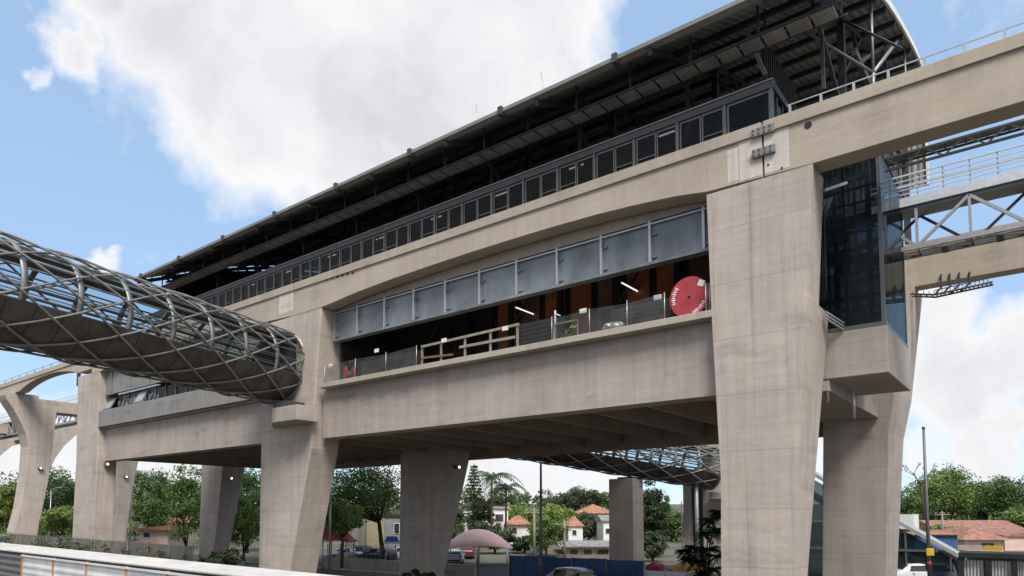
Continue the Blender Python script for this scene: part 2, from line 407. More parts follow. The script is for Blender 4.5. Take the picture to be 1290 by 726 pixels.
# ------------------------------------------------------------------ piers
def pier(secs, label, group='concrete piers of the station', bev=.05):
    b = MB()
    b.loft([[(x0,y0,z),(x1,y0,z),(x1,y1,z),(x0,y1,z)] for z, x0, x1, y0, y1 in secs])
    o = b.build('concrete_pier', M['pier'], None, bev)
    return tag(o, label, 'pier', group)
pier([(0,-9.82,-7.5,25,26.7),(6.4,-9.72,-7.03,25,27.4),(12.68,-9.95,-6.51,25,28),(12.7,-9.95,-6.53,25,26.7),(17.29,-10.05,-6.17,25,26.4)],
     'tall tapered concrete pier in the foreground right of the red cable drum')
P2 = pier([(0,-39.8,-36.9,25,27),(2.3,-39.78,-36.33,25,27),(9,-39.84,-34.6,25,27),(17.34,-39.95,-33.87,25,27)],
     'wide concrete pier that the near tubular footbridge runs into')
pier([(0,-69.4,-64.8,25,26.5),(10,-69.2,-64.7,25,26.6),(17.6,-69.6,-64.95,25,26.6)],
     'concrete pier at the far left end of the station beside the curved arch')
pier([(0,-9.5,-6.62,37.5,40),(9,-9.18,-6.18,37.5,41.6),(11.1,-9.18,-5.84,37.5,42.3),(17.1,-9.2,-5.35,37.5,44)],
     'shaded rear concrete pier under the concrete lift base')
pier([(0,-40.4,-37.0,37.5,38.8),(9,-40.39,-35.0,37.5,39.5),(12.4,-40.39,-34.6,37.5,39.8)],
     'dark shaded rear pier in the middle of the car park view')
pier([(0,-70.8,-68,37.5,39),(10,-70.75,-66.6,37.5,40),(12.4,-70.75,-66.3,37.5,40)],
     'slim rear pier with a dark front between two leafy trees')
def portal(x1, label, th=2.3):
    # front leg with a curved outer shoulder, cross beam, mirrored rear leg
    o_ = [(25.3,0),(25.55,3.5),(26.0,5.83),(26.33,9.2),(26.42,12.4),(26.15,13.7),(25.71,14.75),(25.0,16.1),(24.3,17.15),(24.1,17.6),(24.1,17.96)]
    i_ = [(27.2,17.95),(27.2,17.6),(39.4,17.6),(39.4,17.95),(42.5,17.95),(42.5,17.55)]
    r_ = [(41.2,17.1),(39.6,15.3),(38.5,13.4),(37.75,11.4),(37.2,8),(36.75,3),(36.6,0),(34.7,0),(34.79,3),(35.2,8),(35.5,11.5),(35.6,16.3)]
    d_ = [(28.95,16.3),(28.82,14.2),(28.52,9.3),(28.06,5.85),(27.63,3.47),(27.3,0)]
    o = MB().prism_yz(o_+i_+r_+d_, x1, x1-th).build('portal_pier', M['pier'], None, .04)
    return tag(o, label, 'pier', 'two legged concrete portal piers')
portal(-86.0, 'nearest two legged portal pier with curved shoulder at the left edge')
XP2 = at(61, 601, 37.7).x
portal(XP2, 'second portal pier whose curved rear arm shows behind the nearest one')
portal(at(19, 557, 41.6).x, 'most distant portal pier arm cut by the left picture edge')

# ------------------------------------------------------------------ guideway beams
MID = [(-34.02,17.35),(-33.26,17.40),(-30.62,17.63),(-27.35,17.78),(-24.4,17.86),(-21.72,17.90),(-19.28,17.91),(-17.04,17.89),(-14.99,17.84),(-13.1,17.74),(-11.35,17.60),(-10.03,17.40)]
TOPZ, LEDGE = 19.38, 18.93
def gbeam(x0, x1, y0, y1, bottom, label, depth_dir=1):
    pts = [(x0, TOPZ-.02)]+[(x, z) for x, z in bottom]+[(x1, TOPZ-.02)]
    o = MB().prism_xz(pts, y0, y1).build('guideway_beam', M['beam'], None, .02)
    tag(o, label, 'guideway beam', 'concrete guideway beams')
    MB().box(x0+.01, x1-.01, y0-.09, y1+.06, LEDGE, TOPZ).build('coping', M['beam'], o, .02)
    return o
def arch(xa, xb, zs=17.35, zc=17.92, n=11):
    r = []
    for i in range(n):
        q = -1+2*i/(n-1); r.append((xa+(xb-xa)*i/(n-1), zs+(zc-zs)*(1-abs(q)**2.4)))
    return r
B2 = gbeam(-36.60, -7.90, 25, 25.9, [(-36.60,17.35)]+MID+[(-7.90,17.33)], 'long arched concrete beam over the grey plates in the centre')
B1 = gbeam(-7.84, 24, 25, 25.9, [(-7.84,17.33),(-6.17,17.29),(24,17.29)], 'straight concrete beam crossing the upper right corner')
B3 = gbeam(-66.6, -36.66, 25, 25.9, [(-66.6,17.5),(-64.9,17.5)]+arch(-64.8,-40,17.5,17.95)+[(-36.66,17.35)], 'concrete beam passing behind the near tubular footbridge')
B4 = gbeam(-87.1, -66.66, 25, 25.9, [(-87.1,17.97)]+arch(-84.8,-69.6,17.97,18.75)+[(-66.66,17.98)], 'short arched concrete beam left of the station')
B5 = gbeam(-200, -87.16, 25, 25.9, [(-200,17.97),(-87.16,17.97)], 'leftmost concrete beam running out of the left picture edge')
F1 = gbeam(-9.2, 30, 41.4, 42.3, [(-9.2,17.1),(-5.3,17.05),(30,17.05)], 'far concrete beam under the maintenance walkway at right')
F2 = gbeam(-200, -66.7, 41.4, 42.3, [(-200,17.97),(-66.7,17.97)], 'far concrete beam seen through the arch at left')
# pale grout bands and joint plates at the beam joints
def patch(o, u0, v0, u1, v1, th=.006):
    a = at(u0, v0, 25); c = at(u1, v1, 25)
    MB().box(min(a.x,c.x), max(a.x,c.x), 25-th, 25.05, min(a.z,c.z), max(a.z,c.z)).build('grout_patch', M['patch'], o)
MB().box(-8.75,-7.91,24.994,24.998,17.42,18.92).build('grout_patch', M['patch'], B2)
MB().box(-9.2,-8.8,24.995,24.998,17.5,18.75).build('grout_patch', M['patch'], B2)
MB().box(-7.83,-6.95,24.994,24.998,17.42,18.92).build('grout_patch', M['patch'], B1)
MB().box(-38.2,-36.68,24.994,24.998,17.7,18.9).build('grout_patch', M['patch'], B3)
for z in (19.02, 18.24):
    pl = MB().box(-8.24,-7.42,24.86,24.93 if z > 18.5 else 24.992,z-.15,z+.15).build('joint_plate', M['grey'], B1, .01)
    bb = MB()
    yb = 24.86
    for i in range(4):
        for k in (-1, 1): bb.disc((-8.17+i*.2, yb-.01, z+k*.08), (0,1,0), .035, .03, 8)
    bb.build('bolt_heads', M['dark'], pl)
for i in range(6):
    p = at(412+i*6.5, 352-i*1.6, 25)
    MB().disc((p.x, 24.999, p.z), (0,1,0), .085, .02, 12).build('vent_hole', M['black'], B2)
p = at(1018, 158, 25); MB().disc((p.x, 24.999, p.z), (0,1,0), .13, .02, 16).build('vent_hole', M['black'], B1)
for q in [(930,232),(968,208),(985,212)]:
    p = at(*q, 25); MB().disc((p.x, 24.993, p.z), (0,1,0), .045, .02, 8).build('tie_hole', M['black'], B2 if q[0] < 950 else B1)

# ------------------------------------------------------------------ the station
ST = empty('monorail_station', (-36, 33, 0), 'elevated concrete and steel monorail station with a dark curved roof', 'station')
MX0, MX1 = -33.95, -9.9         # middle bay between the piers
LX0, LX1 = -64.75, -39.9        # left bay
sl = MB()
sl.box(MX0, MX1, 24.98, 41, 12.5, 12.78)
sl.build('floor_slab', M['slab'], ST, .02)
MB().box(LX0, LX1, 25.3, 41, 12.5, 12.70).build('floor_slab', M['slab'], ST)
MB().box(MX0-.3, MX1+.1, 25.55, 26.5, 9.59, 12.495).build('edge_girder', M['girder'], ST, .02)
MB().box(LX0-.1, LX1+.1, 25.6, 26.5, 9.72, 12.495).build('edge_girder', M['girder'], ST, .02)
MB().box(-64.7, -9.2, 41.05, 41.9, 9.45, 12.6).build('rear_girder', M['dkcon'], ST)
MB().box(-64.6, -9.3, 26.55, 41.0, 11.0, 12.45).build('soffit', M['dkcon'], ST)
for i in range(19):
    x = -63.6+i*2.92
    if -41 < x < -33.5 and False: continue
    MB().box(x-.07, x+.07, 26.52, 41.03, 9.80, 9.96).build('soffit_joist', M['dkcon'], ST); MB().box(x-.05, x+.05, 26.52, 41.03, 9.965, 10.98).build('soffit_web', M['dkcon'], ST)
MB().box(-9.25, -6.6, 28.1, 37.48, 9.75, 12.45).build('cross_girder', M['girder'], ST, .02)
# inner longitudinal wall seen under the arched beam
MB().box(MX0+.05, MX1-.05, 26.02, 26.5, 17.36, 18.9).build('inner_wall', M['beam'], ST)
# blue grey plate girder with stiffeners
gx0, gx1 = -33.85, -9.97
gy = 26.0
pg = MB().box(gx0, gx1, gy, gy+.12, 15.56, 17.14).build('plate_girder', M['panel'], ST)
MB().box(gx0, gx1, gy-.16, gy+.28, 15.44, 15.555).build('bottom_flange', M['panel'], pg)
MB().box(gx0, gx1, gy-.14, gy+.2, 17.145, 17.215).build('top_flange', M['rail'], pg)
ng = 10
gl, gr = -34.0, -10.55
for i in range(ng+1):
    x = max(gx0+.06, gl+(gr-gl)*i/ng)
    st = MB().box(x-.055, x+.055, gy-.15, gy-.003, 15.56, 17.30).build('stiffener', M['rail'], pg)
    m_ = MB()
    for z in (15.75, 16.72):
        m_ = MB().disc((x+.22, gy-.05, z), (0,1,0), .05, .12, 8); m_.box(x+.056, x+.25, gy-.06, gy-.004, z-.03, z+.03)
        m_.build('bracket', M['panel'], st)
bm_ = MB()
for x in (gl+(gr-gl)*.52, gl+(gr-gl)*.63, gr-.33):
    for k in range(9): bm_.disc((x, gy-.01, 15.75+k*.155), (0,1,0), .022, .03, 6)
bm_.build('rivets', M['steel'], pg)
# dark storey behind the opening
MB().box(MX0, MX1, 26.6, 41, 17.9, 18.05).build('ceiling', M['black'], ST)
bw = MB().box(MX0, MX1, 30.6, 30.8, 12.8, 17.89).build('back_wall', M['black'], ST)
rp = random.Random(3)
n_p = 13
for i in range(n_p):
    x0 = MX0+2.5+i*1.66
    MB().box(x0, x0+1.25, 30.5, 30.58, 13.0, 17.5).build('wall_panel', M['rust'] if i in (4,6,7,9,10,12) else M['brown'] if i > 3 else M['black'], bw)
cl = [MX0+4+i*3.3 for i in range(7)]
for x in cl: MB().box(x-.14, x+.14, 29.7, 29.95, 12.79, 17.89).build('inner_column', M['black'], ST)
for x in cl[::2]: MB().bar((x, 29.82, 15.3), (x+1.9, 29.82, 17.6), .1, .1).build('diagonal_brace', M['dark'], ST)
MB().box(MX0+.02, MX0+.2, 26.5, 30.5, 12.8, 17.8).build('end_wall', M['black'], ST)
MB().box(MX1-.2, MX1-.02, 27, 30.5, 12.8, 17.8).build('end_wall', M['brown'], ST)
# left bay: upstand, window strip, panel band
MB().box(LX0, LX1, 24.98, 25.28, 12.6, 14.0).build('upstand', M['grey'], ST, .02)
MB().box(LX0, LX1, 25.5, 25.62, 15.55, 17.4).build('panel_band', M['grey'], ST)
MB().box(LX0, LX1, 25.42, 25.66, 15.42, 15.53).build('panel_sill', M['steel'], ST)
for i in range(7):
    x = LX0+1.2+i*3.5
    MB().box(x-.07, x+.07, 25.40, 25.49, 15.56, 17.38).build('panel_stiffener', M['steel'], ST)
MB().box(LX0, LX1, 25.95, 26.0, 14.0, 15.40).build('window_strip', M['winglass'], ST)
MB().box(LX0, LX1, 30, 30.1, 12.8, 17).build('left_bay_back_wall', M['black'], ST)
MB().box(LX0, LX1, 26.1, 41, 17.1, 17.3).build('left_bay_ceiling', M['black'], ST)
for i in range(16):
    x = LX0+.4+i*1.6
    MB().box(x-.04, x+.04, 25.88, 25.94, 14.0, 15.40).build('mullion', M['frame'], ST)
for u in (137, 175):
    x = at(u, 506, 25.8).x
    aw = MB().loft([[(x,25.35,14.18),(x+1.45,25.35,14.18),(x+1.45,25.40,14.16),(x,25.40,14.16)],[(x,25.86,15.2),(x+1.45,25.86,15.2),(x+1.45,25.9,15.18),(x,25.9,15.18)]]).build('awning_window', M['panel'], ST)
    MB().quad((x+.12,25.40,14.30),(x+1.33,25.40,14.30),(x+1.33,25.80,15.1),(x+.12,25.80,15.1)).build('pane', M['tubetop'], aw)

# platform storey: floor, windows, fascia
WX0, WX1 = -56.5, -7.5
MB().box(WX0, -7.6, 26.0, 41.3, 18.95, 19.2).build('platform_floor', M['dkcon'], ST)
MB().box(WX0, WX1, 25.18, 25.42, 20.70, 20.98).build('fascia', M['fascia'], ST, .02)
MB().box(WX0, WX1, 25.14, 25.46, 20.985, 21.04).build('fascia_cap', M['steel'], ST)
MB().box(WX0, WX1, 25.22, 25.40, TOPZ+.003, 19.47).build('window_sill', M['frame'], ST)
bay = 1.93
k = 0
x = WX1-.05
nb = 0
while x-bay > WX0:
    xr = x; xl = x-(bay if nb else 1.76)
    if nb == 0:
        segs = [(xl+.06, xr-.10)]
    else:
        segs = [(xl+.05, xl+bay/2-.04), (xl+bay/2+.0, xr-.09)]
    MB().box(xr-.085, xr, 25.2, 25.40, 19.473, 20.697).build('window_post', M['frame'], ST)
    for j, (a, c) in enumerate(segs):
        fr = MB()
        fr.box(a, a+.05, 25.24, 25.34, 19.473, 20.697).box(c-.05, c, 25.24, 25.34, 19.473, 20.697)
        fr.box(a+.051, c-.051, 25.25, 25.33, 20.60, 20.69).box(a+.051, c-.051, 25.25, 25.33, 19.475, 19.53)
        if (nb+j) % 2 == 0 and nb: fr.box(a+.051, c-.051, 25.25, 25.33, 19.72, 19.76)
        fo = fr.build('window', M['frame'], ST)
        MB().box(a+.052, c-.052, 25.285, 25.295, 19.535, 20.595).build('pane', M['winglass'], fo)
    x = xl; nb += 1
# returning end of the window box
MB().box(-7.74, -7.5, 25.43, 27.4, 20.70, 20.98).build('fascia', M['fascia'], ST)
for y in (25.9, 26.6, 27.3): MB().box(-7.66, -7.58, y-.04, y+.04, 19.4, 20.69).build('window_post', M['frame'], ST)
MB().box(-7.63, -7.61, 25.5, 27.3, 19.45, 20.69).build('pane', M['winglass'], ST)
# dark slatted screen at the platform end
sc = MB(); 
for i in range(16):
    y = 27.5+i*.28; sc.box(-8.6, -8.5, y, y+.1, 19.2, 24.4)
for z in (20.5, 22, 23.5): sc.box(-8.64, -8.6, 27.4, 32, z-.05, z+.05)
sc.build('end_screen', M['dark'], ST)
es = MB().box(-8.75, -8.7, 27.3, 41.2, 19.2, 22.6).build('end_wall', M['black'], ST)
ef = MB(); ef.box(-8.68,-8.55,31.0,31.25,19.5,23.6).box(-8.68,-8.55,36.3,36.55,19.5,23.6).box(-8.68,-8.55,31.26,36.29,23.35,23.6).box(-8.68,-8.55,31.26,36.29,19.5,19.8)
ef.build('portal_frame', M['frame'], ST)
MB().prism_yz([(26.2,19.2),(26.2,24.0),(31,25.9),(36,27.4),(40.9,28.5),(40.9,19.2)], -55.0, -54.9).build('roof_end_blackout', M['black'], ST)  # added black sheet: keeps sky out so the roof underside reads dark
# rear platform wall
MB().box(WX0, -8.8, 41.0, 41.15, 19.2, 22.7).build('rear_platform_wall', M['black'], ST)

# ------------------------------------------------------------------ the roof
PROF = [(23.5,23.2),(25.4,24.02),(27.4,24.88),(29.4,25.72),(31.3,26.45),(33.2,27.08),(35,27.62),(36.6,28.05),(38.4,28.52),(40,28.88),(41.1,29.02),(41.75,28.9),(42.15,28.3),(42.3,27.2),(42.32,25.5),(42.3,24.0),(42.3,22.75)]
RX0, RX1 = -55.2, -4.7
def pz(y):
    for (a, za), (c, zc) in zip(PROF, PROF[1:]):
        if a <= y <= c and c > a: return za+(zc-za)*(y-a)/(c-a)
    return PROF[0][1]+(y-23.5)*.43
pitch = .32; ncol = int((RX1-RX0)/pitch*4)
def corr_sheet(off, phase):
    b = MB()
    for i in range(ncol+1):
        x = RX0+(RX1-RX0)*i/ncol
        h = [0, .045, .045, 0][i % 4]+off
        for k, (y, z) in enumerate(PROF):
            y0, z0 = PROF[max(k-1, 0)]; y1, z1 = PROF[min(k+1, len(PROF)-1)]
            t = Vector((y1-y0, z1-z0)).normalized()
            b.v.append(Vector((x, y-t.y*h, z+t.x*h)))
    n = len(PROF)
    for i in range(ncol):
        for k in range(n-1): b.f.append([i*n+k, i*n+k+1, (i+1)*n+k+1, (i+1)*n+k]); b.sm.append(False)
    return b
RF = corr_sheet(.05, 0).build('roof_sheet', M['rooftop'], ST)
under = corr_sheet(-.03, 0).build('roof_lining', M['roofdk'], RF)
# gutter with joint clips along the front eave
gt = MB().prism_yz([(23.34,23.06),(23.62,23.0),(23.66,23.18),(23.34,23.22)], RX0, RX1).build('gutter', M['gutter'], RF)
for i in range(9):
    x = RX1-2.5-i*5.84
    MB().prism_yz([(23.26,22.94),(23.7,22.9),(23.75,23.30),(23.26,23.31)], x-.11, x+.11).build('gutter_clip', M['dark'], gt)
# bright rim closing the curved gable
rim = MB(); rg = []
for k, (y, z) in enumerate(PROF):
    y0, z0 = PROF[max(k-1, 0)]; y1, z1 = PROF[min(k+1, len(PROF)-1)]
    t = Vector((y1-y0, z1-z0)).normalized(); nn = (-t.y, t.x)
    rg.append([(RX1+.0, y+nn[0]*.14, z+nn[1]*.14), (RX1+.09, y+nn[0]*.14, z+nn[1]*.14), (RX1+.09, y-nn[0]*.16, z-nn[1]*.16), (RX1, y-nn[0]*.16, z-nn[1]*.16)])
rim.loft(rg).build('gable_rim', M['white'], RF)
# purlins along the roof
for y in (25.6, 27.6, 29.7, 31.8, 34, 36.3, 38.6, 40.5):
    MB().box(RX0+.1, RX1-.05, y-.07, y+.07, pz(y)-.36, pz(y)-.13).build('purlin', M['dark'], RF)
# trussed rafters, one each bay
for i in range(10):
    x = -6.2-i*5.4
    tr = MB()
    prev = None
    for k in range(0, 11):
        y, z = PROF[k]
        if prev: tr.bar((x, prev[0], prev[1]-.32), (x, y, z-.32), .16, .26)
        prev = (y, z)
    tr.bar((x, 25.6, pz(25.6)-.3), (x, 30.2, 21.4), .14, .14)
    tr.bar((x, 30.2, 21.4), (x, 36, 22.0), .14, .2)
    tr.bar((x, 30.2, 19.2), (x, 30.2, pz(30.2)-.4), .26, .26)
    tr.bar((x, 36.4, 19.2), (x, 36.4, pz(36.4)-.4), .26, .26)
    tr.bar((x, 30.2, 23.2), (x, 34, pz(34)-.4), .14, .14); tr.bar((x, 36.4, 23.5), (x, 32.5, pz(32.5)-.4), .14, .14)
    tr.bar((x, 27, 21.0), (x, 27, pz(27)-.4), .12, .12)
    rt = tr.build('roof_truss', M['dark'], RF)
    br = MB()
    br.bar((x+.3, 25.5, 23.35), (x+2.4, 28.4, 24.9), .09, .09); br.bar((x+.3, 25.5, 23.35), (x-2.0, 28.4, 24.9), .09, .09)
    br.bar((x+2.7, 26.4, 21.1), (x+.2, 28.8, 24.8), .08, .08)
    br.build('bracing', M['dark'], rt)
# hung walkway of grating panels inside the eave
for i in range(59):
    x = RX1-.6-i*.85
    MB().box(x-.74, x, 24.72, 25.46, 22.50, 22.55).build('grating_panel', M['grate'], RF)
hg = MB(); hg.box(RX0+.2, RX1-.3, 24.64, 24.70, 22.50, 22.58).box(RX0+.2, RX1-.3, 25.48, 25.54, 22.50, 22.58)
for i in range(20): 
    x = RX1-.5-i*2.62; hg.bar((x, 24.65, 22.6), (x, 24.65, pz(24.65)-.05), .07, .07); hg.bar((x, 25.45, 22.6), (x, 25.45, pz(25.45)-.05), .07, .07)
hg.build('grating_hanger', M['dark'], RF)
# light pipes of the open gable end
gp = MB(); X = -5.0
def G(u, v): r = ray(u, v); t = X/r.x; return Vector((X, r.y*t, CAMH+r.z*t))
n1 = G(1100, 92); n2 = G(1138, 41); n3 = G(1141, 90)
gp.tube(n1, (X, n1.y+.05, pz(n1.y)-.2), .06); gp.tube(n1, n2, .08)
gp.build('gable_strut', M['pipe'], RF)
MB().tube(n2, (X, n2.y+.3, 24.2), .05).build('gable_strut', M['pipe'], RF)
gp = MB(); gp.tube((X, n1.y, n1.z), (X-2.4, n1.y-2.6, n1.z+1.7), .06); gp.tube(n1, (X-.2, n1.y+.6, 21.2), .08)
gp.build('gable_strut', M['pipe'], RF)
ba = at(941, 42, 25.6); bb_ = at(964, 94, 26.8)
MB().bar(ba, bb_, .16, .05).build('eave_bracket', M['grate'], RF)
gp = MB(); 
for z in (21.4, 23.6): gp.bar((-5.6, 29.5, z), (-5.6, 41.8, z+.3), .2, .3)
gp.bar((-5.6, 41.6, 19.5), (-5.6, 41.6, 27), .3, .3); gp.bar((-5.6, 30.5, 23.7), (-5.6, 36, 27.4), .15, .15); gp.bar((-5.6, 41, 23.8), (-5.6, 36, 27.4), .15, .15)
gp.build('gable_truss', M['dark'], RF)
for (u, v0, v1) in ((684, 113, 99), (601, 152, 137)):
    p = at(u, v0, 24); MB().tube((p.x, 24.2, 23.4), (p.x-.25, 24.2, 24.7), .018, 6).build('lightning_rod', M['rail'], RF)

# lamps of the station
def lamp_bar(p, q, label, group):
    r = empty('tube_lamp', p, label, 'lamp', group)
    a = Vector(p); c = Vector(q)
    MB().bar(a, c, .05, .04).build('lit_tube', M['tube_lamp'], r)
    MB().bar(a+Vector((0,0,.05)), c+Vector((0,0,.05)), .12, .04).build('housing', M['frame'], r)
    return r
GL = 'tube lamps under the storey ceiling'
lamp_bar((-15.9, 28.9, 16.12), (-15.9, 31.2, 16.12), 'white tube lamp under the dark ceiling just left of the red drum', GL)
lamp_bar((-22.3, 28.9, 16.12), (-22.3, 31.2, 16.12), 'white tube lamp under the dark ceiling above the timber railing', GL)
for i in range(8):
    xx = -12.2-i*4.6
    lamp_bar((xx, 27.0, 21.5), (xx-.8, 27.0, 21.5), 'white platform lamp glimpsed behind the %s pane row of the windows' % ['rightmost','second from right','third from right','fourth from right','fifth from right','sixth from right','seventh from right','leftmost lit'][i], 'platform lamps behind the windows')

# ------------------------------------------------------------------ lift tower at the right end
LT = empty('lift_tower', (-7, 30.5, 0), 'dark glass lift shaft standing on a projecting concrete base', 'lift tower')
bx0, bx1, by0, by1 = -9.3, -4.56, 28.05, 32.9
MB().box(bx0, bx1, by0, by1, 10.2, 11.95).build('base', M['box'], LT, .03)
gx0_, gx1_, gz0, gz1 = -9.2, -4.62, 12.12, 18.6
MB().box(bx0+.02, bx1-.02, by0+.02, by1-.02, 11.953, 12.115).build('sill', M['frame'], LT)
gf = MB().box(-9.2, -4.70, 28.12, 28.15, gz0, gz1).build('glass_wall', M['liftglass'], LT)
MB().box(gx1_-.03, gx1_, 28.2, 32.8, gz0, gz1).build('glass_wall', M['liftglass'], LT)
MB().box(-9.2, -4.70, 32.78, 32.81, gz0, gz1).build('glass_wall', M['liftglass'], LT)
mu = MB()
for x in (-8.0, -7.0, -5.9): mu.box(x-.035, x+.035, 28.16, 28.24, gz0, gz1)
for z in (13.2, 14.6, 16.0, 17.4): mu.box(-9.15, -4.72, 28.17, 28.23, z-.04, z+.04)
mu.build('mullions', M['dark'], LT)
mu = MB()
mu.box(-4.73, -4.60, 28.08, 28.195, gz0, gz1); mu.box(-4.73, -4.60, 32.82, 32.92, gz0, gz1)
for y in (30.5,): mu.box(-4.70, -4.655, y-.04, y+.04, gz0, gz1)
mu.build('corner_post', M['frame'], LT)
ls = MB()
for x in (-8.8, -7.6, -6.4, -5.2):
    for y in (29, 32): ls.box(x-.09, x+.09, y-.09, y+.09, 11.96, 18.4)
for z in (13.4, 15.0, 16.6, 18.2):
    ls.box(-8.7, -5.1, 28.95, 29.08, z-.1, z+.1).box(-8.7, -5.1, 31.95, 32.08, z-.1, z+.1)
    ls.bar((-8.8, 29, z-1.3), (-7.6, 29, z), .08, .08)
ls.build('shaft_frame', M['frame'], LT)
ls = MB()
for z in (12.9, 14.3, 15.2, 16.1, 17.0): ls.box(-8.9, -4.9, 28.6, 28.68, z-.05, z+.05)
for x in (-8.3, -7.3, -6.6, -5.6): ls.box(x-.04, x+.04, 28.6, 28.68, 12.2, 18)
ls.bar((-8.5, 28.7, 15.2), (-5.0, 28.7, 16.1), .07, .07); ls.bar((-8.5, 28.7, 16.4), (-5.0, 28.7, 15.8), .07, .07); ls.box(-8.6, -5.2, 28.7, 28.8, 16.15, 16.5)
ls.build('inner_frame', M['steel'], LT)
MB().box(-6.2, -5.5, 29.6, 30.1, 12.2, 13.2).build('equipment_box', M['yellowwall'], LT)
ld = MB()
p0 = Vector((-6.35, 27.3, 13.1)); p1 = Vector((-5.7, 28.0, 11.9))
for z in (0, .22, .44): ld.bar((-6.4, 27.1, 12.55-z*.6), (-6.0, 28.0, 12.25-z*.6), .05, .05)
ld.build('cable_ladder', M['rail'], LT)
# pipes down the side
def pipe(u, v0, v1, Y, r, label, cat='pipe'):
    a = at(u, v0, Y); c = at(u, v1, Y)
    b = MB().tube((a.x, Y, a.z), (a.x, Y, c.z), r, 8)
    o = b.build('drain_pipe', M['rail']); return tag(o, label, cat)
pipe(1041, 452, 508, 28.2, .06, 'short grey drain pipe hanging beside the right pier')
pipe(1075, 490, 527, 29.0, .06, 'short grey drain pipe hanging below the concrete lift base')
cb = MB()
for k, u in enumerate((1032, 1036, 1039)):
    a = at(u, 300, 27.2); cb.path([(a.x+.2, 27.6, 17.0), (a.x, 27.1, 16.0), (a.x+.03, 27.0, 14.3), (a.x, 27.05, 13.2)], .035+.01*k, 6)
tag(cb.build('cable_bundle', M['black']), 'black cables hanging down the side of the right pier', 'cables')

# ------------------------------------------------------------------ maintenance walkway between the beams
def walkway(x0, x1, Y, label):
    r = empty('maintenance_walkway', ((x0+x1)/2, Y, 16), label, 'walkway', 'maintenance walkways between the guideway beams')
    MB().box(x0, x1, Y-.5, Y+.5, 17.75, 18.05).build('deck', M['steel'], r)
    MB().box(x0, x1, Y-.62, Y-.505, 17.9, 18.28).build('toe_plate', M['palerail'], r)
    n = int((x1-x0)/1.8)
    rl = MB()
    for z in (18.45, 18.64, 18.83, 19.02): rl.bar((x0, Y-.56, z), (x1, Y-.56, z), .035, .035)
    rl.bar((x0, Y-.56, 19.25), (x1, Y-.56, 19.25), .06, .06); rl.bar((x0, Y+.56, 19.25), (x1, Y+.56, 19.25), .06, .06); rl.bar((x0, Y+.56, 18.7), (x1, Y+.56, 18.7), .04, .04)
    ra = rl.build('railing', M['palerail'], r)
    for i in range(2*n+1):
        x = x0+.1+(x1-x0-.2)*i/(2*n)
        MB().box(x-.03, x+.03, Y-.52, Y-.47, 17.9, 19.22).build('railing_post', M['palerail'], r) if i % 1 == 0 and n < 30 else None
    MB().box(x0, x1, Y-.6, Y-.42, 16.02, 16.2).build('bottom_chord', M['rail'], r)
    MB().box(x0, x1, Y+.42, Y+.6, 16.02, 16.2).build('bottom_chord', M['steel'], r)
    tr = MB(); t2 = MB()
    for i in range(n):
        a = x0+(x1-x0)*i/n; c = x0+(x1-x0)*(i+1)/n
        tr.bar((a, Y-.5, 16.2), (a, Y-.5, 17.75), .10, .10)
        if i % 2: tr.bar((a, Y-.5, 16.15), (c, Y-.5, 17.8), .11, .11)
        else: tr.bar((a, Y-.5, 17.8), (c, Y-.5, 16.15), .11, .11)
        if i % 2: t2.bar((a, Y+.5, 17.8), (c, Y+.5, 16.15), .1, .1)
        else: t2.bar((a, Y+.5, 16.15), (c, Y+.5, 17.8), .1, .1)
        t2.bar((a, Y-.5, 16.1), (a, Y+.5, 16.1), .08, .08); t2.bar((a, Y-.5, 16.1), (c, Y+.5, 16.1), .06, .06)
    tr.build('front_truss', M['rail'], r); t2.build('rear_truss', M['frame'], r)
    br = MB()
    for i in range(n): 
        a = x0+(x1-x0)*(i+.5)/n; br.box(a-.12, a+.12, Y-.3, Y+.3, 15.9, 15.99)
    br.build('pipe_supports', M['dark'], r)
    return r
walkway(-5.9, 14.5, 33.0, 'pale galvanised maintenance walkway with open truss at the right of the lift tower')
walkway(-150, -67, 33.0, 'distant steel maintenance walkway crossing behind the left hammerhead pier')
# dark truss hung below the front beam at right
hr = empty('service_truss', (4, 27.2, 17), 'dark light steel truss carrying cables under the upper right beam', 'truss')
b = MB()
xa, xb = -4.3, 9
b.bar((xa, 27.2, 17.3), (xb, 27.2, 17.3), .08, .08); b.bar((xa, 27.2, 17.75), (xb, 27.2, 17.75), .07, .07); b.bar((xa, 27.8, 17.75), (xb, 27.8, 17.75), .07, .07)
for i in range(22):
    x = xa+(xb-xa)*i/22; b.bar((x, 27.2, 17.3 if i % 2 else 17.75), (x+.6, 27.2, 17.75 if i % 2 else 17.3), .045, .045); b.bar((x, 27.2, 17.75), (x, 27.8, 17.75), .05, .05)
b.build('lattice', M['frame'], hr)
MB().box(xa, xb, 27.25, 27.75, 17.79, 17.81).build('tray_floor', M['panel'], hr)
b = MB(); b.bar((-6.1, 26.2, 16.75), (-5.6, 27.3, 17.3), .10, .10)
b.build('strut', M['rail'], hr)
